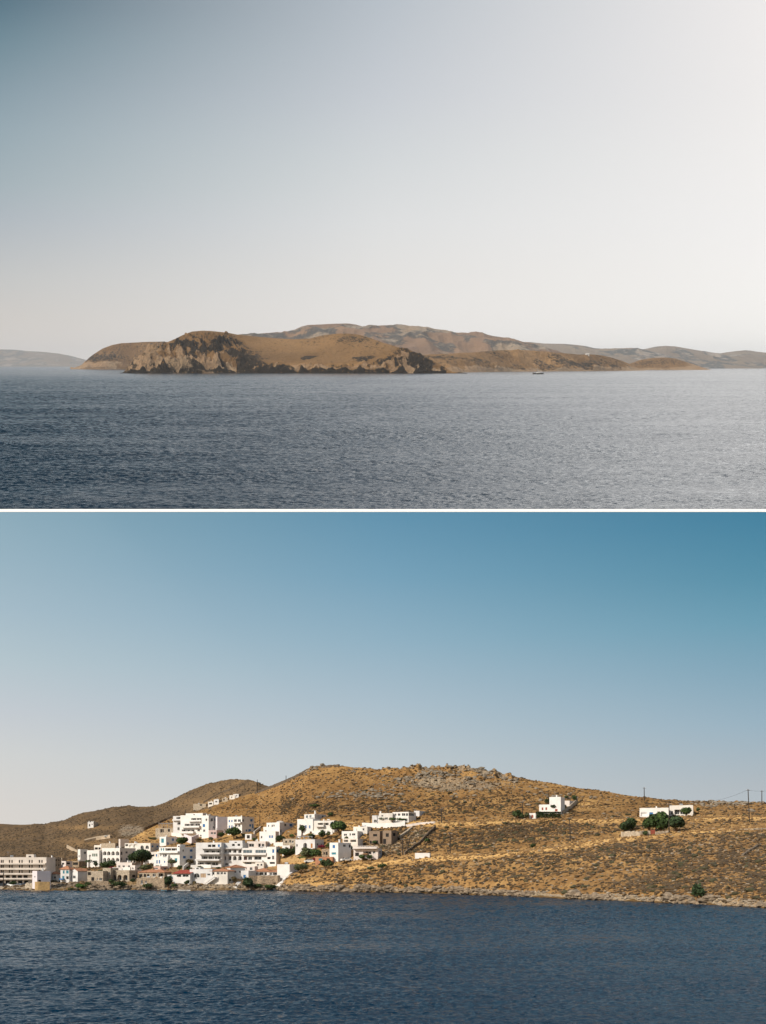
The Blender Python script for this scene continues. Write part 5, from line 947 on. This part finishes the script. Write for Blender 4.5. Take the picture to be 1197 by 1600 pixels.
# ------------------------------------------------------------ cars
def car(px, py, rz, col, lab, D=None):
    D = D or float(T1.dist(px, py))-1; q = P('L', px, py, D)
    if px < 45: q[2] = .79
    e = obj('parked_car', None, loc=tuple(q), rz=rz); tag(e, lab, 'car', 'cars parked by the village')
    cm = mat('car_paint_'+col[0], col[1], rough=.3, spec=.6)
    prof = [(-2.05,.35),(-2.1,.75),(-1.9,.92),(-1.35,.98),(-.75,1.42),(.75,1.45),(1.5,1.0),(2.0,.9),(2.1,.6),(2.05,.35)]; b = MB(); n = len(prof)
    V = [(x, -.83 if z < 1.1 else -.66, z) for x, z in prof]+[(x, .83 if z < 1.1 else .66, z) for x, z in prof]
    b.add(V, [tuple(range(n)), tuple(range(2*n-1, n-1, -1))]+[((i+1) % n, i, n+i, n+(i+1) % n) for i in range(n)]); obj('body', b.mesh('body', [cm]), e)
    for s in (-1, 1):
        w = MB(); yy = .80*s; w.add([(-1.15,yy,1.02),(1.25,yy,1.02),(.68,.70*s,1.38),(-.7,.70*s,1.36),(-1.15,yy*1.02,1.02),(1.25,yy*1.02,1.02),(.68,.73*s,1.38),(-.7,.73*s,1.36)], [(4,5,6,7),(0,1,5,4),(1,2,6,5),(2,3,7,6),(3,0,4,7)]); obj('side_window', w.mesh('side_window', [glass]), e)
        for x in (-1.3, 1.3): w = MB(); w.tube((x, .68*s, .33), (x, .86*s, .33), .33, .33, 14); w.tube((x, .861*s, .33), (x, .875*s, .33), .18, .18, 10); obj('wheel', w.mesh('wheel', [dark]), e)
    w = MB(); w.add([(-1.36,-.6,1.0),(-.78,-.58,1.41),(-.78,.58,1.41),(-1.36,.6,1.0),(-1.40,-.6,1.02),(-.82,-.58,1.44),(-.82,.58,1.44),(-1.40,.6,1.02)], [(4,5,6,7),(0,1,5,4),(2,3,7,6)]); obj('windscreen', w.mesh('windscreen', [glass]), e)
    for s in (-.6, .6): w = MB(); w.tube((-2.06, s, .68), (-2.13, s, .68), .1, .09, 8); obj('headlight', w.mesh('headlight', [white]), e)
wc = ('white', (.75,.75,.73)); dc = ('dark', (.03,.035,.045)); gc = ('grey', (.3,.31,.32)); bc = ('blue', (.05,.09,.16))
car(541, 1346, .5, wc, 'white car parked beside the grey flanked blue window house')
car(4, 1388, .1, dc, 'dark car at the left edge before the hotel', 387); car(17, 1388, 2.8, wc, 'white car before the hotel beside the street tree', 387)
car(28, 1388, .1, gc, 'grey car third from the left before the hotel', 387); car(38.5, 1388, .1, bc, 'dark blue car next to the pale garden wall', 387)
D = float(T2.dist(167, 1308)); car(167, 1308, .2, wc, 'white car on the dirt track of the left hill', D)
D = float(T1.dist(480, 1348)); car(484, 1348.5, .2, wc, 'white car under the yellow green vine garden', D)
# ------------------------------------------------------------ boats by the shore
def hull(L_, w, h, m, inside=None):
    b = MB(); n = 14; R_ = []
    for i in range(n+1):
        f = i/n; x = (f-.5)*L_; ww = w/2*math.sin(math.pi*min(f*.62+.38, 1))**.7*(1 if f < .98 else .1); sh = h*(1+.35*(2*f-1)**2)
        if i == n: ww = .03
        R_.append([(x, -ww, sh), (x, -ww*.8, sh*.35), (x, 0, -.15), (x, ww*.8, sh*.35), (x, ww, sh), (x, ww*.9, sh-.02), (x, 0, sh*.35), (x, -ww*.9, sh-.02)])
    for r in R_: b.V += r
    for i in range(n):
        for k in range(8): b.F.append((i*8+k, i*8+(k+1) % 8, i*8+8+(k+1) % 8, i*8+8+k)); b.M.append(1 if k in (5, 6) else 0)
    b.F.append(tuple(range(7, -1, -1))); b.M.append(0); return b.mesh('hull', [m, inside or woodm], False)
def boat(px, py, L_, w, h, m, rz, lab, name='rowing_boat', cat='boat', motor=False):
    D = HC*F/(py-HL); q = P('L', px, py, D); e = obj(name, None, loc=(q[0], q[1], 0.02), rz=rz); tag(e, lab, cat); obj('hull', hull(L_, w, h, m), e)
    for x in (-.2, .15): s = MB(); s.box(x*L_-.12, x*L_+.12, -w*.40, w*.40, h*.75, h*.82); obj('seat', s.mesh('seat', [woodm]), e)
    if motor: s = MB(); s.box(-L_/2-.3, -L_/2+.05, -.15, .15, h*.5, h*1.5); s.tube((-L_/2-.15, 0, h*.5), (-L_/2-.15, 0, -.4), .06, .05, 6); obj('outboard_motor', s.mesh('outboard_motor', [dark]), e)
boat(56.5, 1394.2, 3.4, 1.3, .55, mat('tan_hull', (.40,.33,.26)), .05, 'small tan dinghy afloat before the ochre sea wall', motor=True)
boat(288, 1392.6, 4.4, 1.1, .4, white, -.1, 'slim white boat lying at the rocks under the tavern')
boat(256, 1392.3, 2.0, .9, .35, mat('blue_hull', (.25,.45,.55)), .1, 'tiny pale blue dinghy left of the slim white boat')
# ------------------------------------------------------------ the upper world: open sea, islands and far hills
XS = lambda a, b: None
def um(r=0, g=0, b=0, a=0):
    return lambda px, py, t, x, y: mask(px.shape, r, g, b, a)
A_ = Terrain('U', sky=[(180,583.2),(189,583),(193,581.5),(203,571),(215,560),(230,550),(245,542),(270,531),(285,524),(300,518.5),(315,517),(330,517.3),(350,519.5),(370,523),(400,526),(430,528.5),(460,530),(485,529),(505,524),(525,521.5),(545,521.3),(560,523),(580,529),(600,536),(620,542),(640,549),(660,556.5),(675,563),(690,571),(700,576.5),(708,581),(730,583)],
    shore=583.3, D0=None, DR=[(187,8900),(200,9050),(300,9900),(500,9800),(650,9000),(730,8500)], p=1.15)
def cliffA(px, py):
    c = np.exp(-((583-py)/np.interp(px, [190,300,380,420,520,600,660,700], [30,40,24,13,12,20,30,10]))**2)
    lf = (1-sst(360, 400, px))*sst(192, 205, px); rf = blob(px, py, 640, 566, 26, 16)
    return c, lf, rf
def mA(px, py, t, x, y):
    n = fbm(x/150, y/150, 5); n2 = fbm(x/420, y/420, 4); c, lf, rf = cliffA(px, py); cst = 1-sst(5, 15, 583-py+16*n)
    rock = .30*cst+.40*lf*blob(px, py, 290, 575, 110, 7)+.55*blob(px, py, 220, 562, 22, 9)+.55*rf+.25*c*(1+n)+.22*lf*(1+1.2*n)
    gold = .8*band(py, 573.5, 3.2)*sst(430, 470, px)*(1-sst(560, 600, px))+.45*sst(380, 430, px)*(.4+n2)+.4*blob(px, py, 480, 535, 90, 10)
    nf = fbm(x/70, (x+y)/45, 4); scr = 1.35*lf*blob(px, py, 300, 553, 95, 19)*(.5+.5*sst(222, 262, px))*np.clip(.55+1.3*n+2.2*nf, 0, 1.5)+.75*blob(px, py, 390, 558, 35, 14)+.5*blob(px, py, 550, 530, 60, 9)+1.0*rf+.35*n+.6*sst(.05, .3, n)*(583-py < 26)+.75*np.clip(.6+2*nf, 0, 1.5)*band(py, 577, 5)*sst(-.05, .15, fbm(x/90, y/200, 4))+1.3*(1-sst(.8, 2.4, 583-py)); rock = rock*(1-.6*np.clip(scr, 0, 1)); gold = gold*(1-.8*np.clip(scr, 0, 1))  # scrub channel also paints the cliff shadows and a dark waterline
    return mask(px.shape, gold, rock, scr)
def dA(V, PX, PY, T):
    X, Y = V[..., 0], V[..., 1]; c, lf, rf = cliffA(PX, PY); on = (T > 0)
    Z = V[..., 2]+HUP; r = .6*ridged(X/330+Z/130, Z/60+X/900, 5)+.4*ridged(X/230, Y/420, 4)-.55; r2 = ridged(X/110+Z/50, Z/22+X/500, 4)-.55; st = sst(0, .03, T)*(1-sst(.7, 1.0, T))
    hf = np.clip((583-A_.sky(PX))/40, .1, 1); V[..., 2] += on*st*hf*(1.0*np.clip(lf*.9+rf*1.1+c*.7, 0, 1.3))*(r*150+r2*140)
    V[..., 2] = np.where(on, np.maximum(V[..., 2], -HUP+1+3*r2), V[..., 2])
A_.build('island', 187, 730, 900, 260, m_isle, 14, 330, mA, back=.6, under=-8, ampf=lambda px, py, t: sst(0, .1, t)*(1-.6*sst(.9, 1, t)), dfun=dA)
B_ = Terrain('U', sky=[(110,575.5),(124,575.2),(128,572.5),(132,566),(140,558),(150,551),(160,544.5),(175,539),(190,536.5),(210,535.5),(235,534),(255,533.5),(275,535),(300,540),(340,552)], shore=577.0, D0=None, DR=17600, p=1.1)
def mB(px, py, t, x, y):
    n = fbm(x/260, y/260, 5); return mask(px.shape, .35*sst(190, 230, px)+.2*n, .4*(1-sst(3, 14, 575-py+16*n))+.25*(1+n)*(1-sst(170, 200, px)), .5*blob(px, py, 150, 560, 50, 8)+.25+.35*n)
def dB(V, PX, PY, T):
    X, Y = V[..., 0], V[..., 1]; V[..., 2] += (T > 0)*sst(0, .05, T)*(1-sst(.9, 1, T))*(ridged(X/330, Y/500, 5)-.55)*np.interp(PX, [120,180,240], [90,70,25])
B_.build('headland', 110, 345, 420, 150, m_isle, 20, 420, mB, back=.6, under=-8, ampf=lambda px, py, t: sst(0, .1, t)*(1-.6*sst(.9, 1, t)), dfun=dB)
C_ = Terrain('U', sky=[(590,570),(620,560),(645,556),(670,553.5),(700,552.5),(740,550.5),(765,548.3),(790,547),(820,547.5),(850,549),(880,551.5),(905,553.5),(930,554),(950,557.5),(968,562.5),(985,568.5),(998,575),(1010,579)],
    shore=[(590,582.4),(700,582.2),(800,580.6),(1010,579.0)], D0=None, DR=[(590,10200),(1010,13600)], p=1.1)
def mC(px, py, t, x, y):
    n = fbm(x/240, y/240, 5); n2 = fbm(x/600, y/600, 3); sh = C_.shore(px)
    return mask(px.shape, .45+.9*n2-.5*blob(px, py, 940, 566, 34, 7), .45*(1-sst(2, 8, sh-py+9*n))+.25*(1+n)*(sh-py < 14), .6*sst(0, .25, n)+.6*blob(px, py, 930, 567, 40, 6))
def dC(V, PX, PY, T):
    X, Y = V[..., 0], V[..., 1]; V[..., 2] += (T > 0)*sst(0, .15, T)*(1-sst(.85, 1, T))*np.clip((579-C_.sky(PX))/20, 0, 1)*((ridged(X/420, Y/800, 4)-.55)*60+(ridged(X/130, Y/260, 4)-.55)*28)
C_.build('coast_hill', 590, 1012, 700, 190, m_isle, 20, 420, mC, dfun=dC, back=.5, under=-8, ampf=lambda px, py, t: sst(0, .12, t)*(1-.6*sst(.9, 1, t)))
D_ = Terrain('U', sky=[(970,576),(985,568),(1000,562.5),(1020,559.3),(1040,558.4),(1055,560),(1070,565),(1085,569.5),(1098,574),(1108,577)], shore=578.0, D0=None, DR=15500, p=1.1)
D_.build('headland', 970, 1110, 220, 90, m_isle, 18, 400, lambda px, py, t, x, y: mask(px.shape, .2, .5*(1-sst(2, 6, 578-py+2*fbm(x/240, y/240, 4)))+.5*sst(1050, 1080, px), .3+.4*fbm(x/300, y/300, 4)), back=.5, under=-8, ampf=lambda px, py, t: sst(0, .12, t)*(1-.6*sst(.9, 1, t)))
E_ = Terrain('U', sky=[(330,540),(375,524.5),(400,521),(420,519.5),(432,518.3),(445,519),(460,515),(470,510.5),(480,508),(500,507.3),(525,505.8),(545,505.6),(557,507.5),(568,510.5),(585,509),(605,508),(625,509.5),(638,512.5),(655,511.5),(668,512),(690,516),(710,521),(730,523.3),(745,523),(765,527),(785,531),(800,533.5),(820,538),(850,545),(900,560),(930,572),(955,580.5)],
    shore=580.6, D0=lambda px: 13500+0*px, DR=[(330,17000),(560,18500),(900,17500)], p=1.15)
def mE(px, py, t, x, y):
    n = fbm(x/420, y/700, 5); n2 = fbm(x/1500, y/1500, 3)
    return mask(px.shape, .25+.9*n2, .3+.6*n, .9*sst(-.05, .2, n+.5*n2))
def dE(V, PX, PY, T):
    X, Y = V[..., 0], V[..., 1]; V[..., 2] += (T > 0)*sst(.05, .4, T)*(1-sst(.85, 1, T))*((ridged(X/1300, Y/2600, 4)-.55)*300+(ridged(X/420, Y/900, 4)-.55)*90)
def dF(V, PX, PY, T):
    X, Y = V[..., 0], V[..., 1]; V[..., 2] += (T > 0)*sst(.05, .4, T)*(1-sst(.75, 1, T))*((ridged(X/1700, Y/2600, 4)-.55)*150+(ridged(X/500, Y/900, 4)-.55)*60)
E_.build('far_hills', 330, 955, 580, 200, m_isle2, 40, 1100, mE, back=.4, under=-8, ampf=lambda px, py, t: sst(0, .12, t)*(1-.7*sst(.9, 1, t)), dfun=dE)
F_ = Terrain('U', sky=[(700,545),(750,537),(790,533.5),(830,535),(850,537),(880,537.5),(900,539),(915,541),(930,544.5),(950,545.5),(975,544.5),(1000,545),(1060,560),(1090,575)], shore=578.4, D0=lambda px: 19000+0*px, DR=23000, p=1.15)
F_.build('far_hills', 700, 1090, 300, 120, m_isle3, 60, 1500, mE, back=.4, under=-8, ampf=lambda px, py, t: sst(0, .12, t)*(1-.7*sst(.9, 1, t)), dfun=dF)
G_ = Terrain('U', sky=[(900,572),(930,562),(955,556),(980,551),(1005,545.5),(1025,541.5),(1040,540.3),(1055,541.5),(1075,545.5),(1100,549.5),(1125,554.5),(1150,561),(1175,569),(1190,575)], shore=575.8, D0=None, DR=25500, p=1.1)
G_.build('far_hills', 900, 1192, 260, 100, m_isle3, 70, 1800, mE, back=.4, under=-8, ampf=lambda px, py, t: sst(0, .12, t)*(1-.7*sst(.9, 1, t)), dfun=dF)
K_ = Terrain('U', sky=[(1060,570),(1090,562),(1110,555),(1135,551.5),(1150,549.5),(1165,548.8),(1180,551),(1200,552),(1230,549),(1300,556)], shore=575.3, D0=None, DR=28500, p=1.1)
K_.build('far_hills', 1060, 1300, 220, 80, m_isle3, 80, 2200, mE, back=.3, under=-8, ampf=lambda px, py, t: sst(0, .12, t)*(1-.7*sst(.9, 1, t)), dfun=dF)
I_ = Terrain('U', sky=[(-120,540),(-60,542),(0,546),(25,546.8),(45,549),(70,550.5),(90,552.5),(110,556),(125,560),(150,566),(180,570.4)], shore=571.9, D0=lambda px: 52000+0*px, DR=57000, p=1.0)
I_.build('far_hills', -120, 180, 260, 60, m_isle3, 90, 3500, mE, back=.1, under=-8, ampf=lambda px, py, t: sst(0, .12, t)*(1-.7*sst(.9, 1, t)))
# ---- stone wall, chapel, boats
def uwall(lab, T, pts, hgt, th):
    px = []; py = []
    for (x0, y0), (x1, y1) in zip(pts, pts[1:]): px += list(np.linspace(x0, x1, 12, endpoint=False)); py += list(np.linspace(y0, y1, 12, endpoint=False))
    Q = P('U', px, py, T.dist(px, py)-40); o = Q.mean(0); Q = Q-o; mb = MB()
    for q in Q: mb.V += [(q[0], q[1]-th/2, q[2]-25), (q[0], q[1]+th/2, q[2]-25), (q[0], q[1]+th/2, q[2]+hgt), (q[0], q[1]-th/2, q[2]+hgt)]
    for i in range(len(Q)-1):
        for k in range(4): mb.F.append((i*4+k, i*4+(k+1) % 4, i*4+4+(k+1) % 4, i*4+4+k)); mb.M.append(0)
    tag(obj('stone_wall', mb.mesh('stone_wall', [dry]), loc=tuple(o), fr='U'), lab, 'wall', 'stone walls on the upper island')
uwall('dark stone wall slanting to the shore right of the front island', C_, [(697,553.5),(712,559),(728,565),(742,571.5)], 7, 8)
uwall('dark stone wall slanting down the far end of the coast', C_, [(957,560),(972,567),(985,574)], 6, 8)
q = P('U', 918, 554.6, float(C_.dist(918, 554.6))-120); e = obj('chapel', None, loc=tuple(q), fr='U'); tag(e, 'tiny white chapel on the low coast hill', 'chapel')
m = MB(); m.box(-20, 20, 0, 26, -30, 8); obj('wall', m.mesh('wall', [white]), e)
m = MB(); m.add([(-21,-1,8.1),(21,-1,8.1),(21,27,8.1),(-21,27,8.1),(-21,13,13),(21,13,13)], [(0,1,5,4),(2,3,4,5),(1,2,5),(3,0,4),(3,2,1,0)]); obj('roof', m.mesh('roof', [white]), e)
m = MB(); m.box(-4, 4, -.6, -.01, 0, 5); obj('door', m.mesh('door', [dark]), e)
def yacht(px, py, k, rz, lab, mast, hullm, sails=False):
    D = float(Dwater('U', py)); q = P('U', px, py, D); e = obj('sailing_yacht', None, loc=(q[0], q[1], -HUP), rz=rz, fr='U'); tag(e, lab, 'boat', 'yachts on the upper sea')
    o = obj('hull', hull(k, k*.24, k*.085, hullm, white), e)
    m = MB(); m.box(-k*.22, k*.12, -k*.07, k*.07, k*.03, k*.14); m.box(-k*.16, k*.05, -k*.055, k*.055, k*.141, k*.175); c = obj('cabin', m.mesh('cabin', [white]), e)
    m = MB(); m.box(-k*.15, k*.09, -k*.0725, -k*.0705, k*.095, k*.125); obj('window', m.mesh('window', [glass]), c)
    m = MB(); m.tube((k*.05, 0, k*.1), (k*.05, 0, mast), k*.009, k*.005, 6); obj('mast', m.mesh('mast', [metal]), e)
    m = MB(); m.tube((k*.05, 0, k*.22), (-k*.34, 0, k*.21), k*.012, k*.012, 6); m.tube((k*.03, 0, k*.25), (-k*.32, 0, k*.235), k*.02, k*.014, 6); obj('boom', m.mesh('boom', [pale]), e)
    m = MB(); m.tube((k*.05, 0, mast*.98), (k*.48, 0, k*.12), k*.003, k*.003, 4); m.tube((k*.05, 0, mast*.98), (-k*.48, 0, k*.12), k*.003, k*.003, 4); obj('rigging', m.mesh('rigging', [metal]), e)
yacht(840.5, 584.6, 78, math.pi+.15, 'long pale motor sailer with dark bow lying off the brown coast', 100, mat('yacht_hull_dark', (.10,.095,.09), rough=.4))
dk = mat('sailboat_hull', (.12,.12,.13), rough=.5)
yacht(1144.5, 577.6, 20, .3, 'leftmost of three tiny sailboats at the right horizon', 46, dk)
yacht(1165.5, 577.5, 26, .2, 'middle of three tiny sailboats at the right horizon', 30, dk)
yacht(1185, 577.3, 26, .1, 'rightmost of three tiny sailboats at the right horizon', 32, dk)
# ------------------------------------------------------------ air
m = bpy.data.materials.new('air_haze'); m.use_nodes = True; t = m.node_tree; t.nodes.clear()
pv = t.nodes.new('ShaderNodeVolumePrincipled'); pv.inputs['Color'].default_value = (.80, .86, .95, 1); pv.inputs['Density'].default_value = 0.9e-5; pv.inputs['Anisotropy'].default_value = 0
oo = t.nodes.new('ShaderNodeOutputMaterial'); t.links.new(pv.outputs[0], oo.inputs['Volume'])
hz = MB(); hz.box(-27000, 27000, -200, 66000, -780, 900)
h = obj('haze', hz.mesh('haze', [m]), fr='U'); tag(h, 'thin pale sea haze filling the air', 'haze', None, 'stuff')
S.cycles.volume_bounces = 0
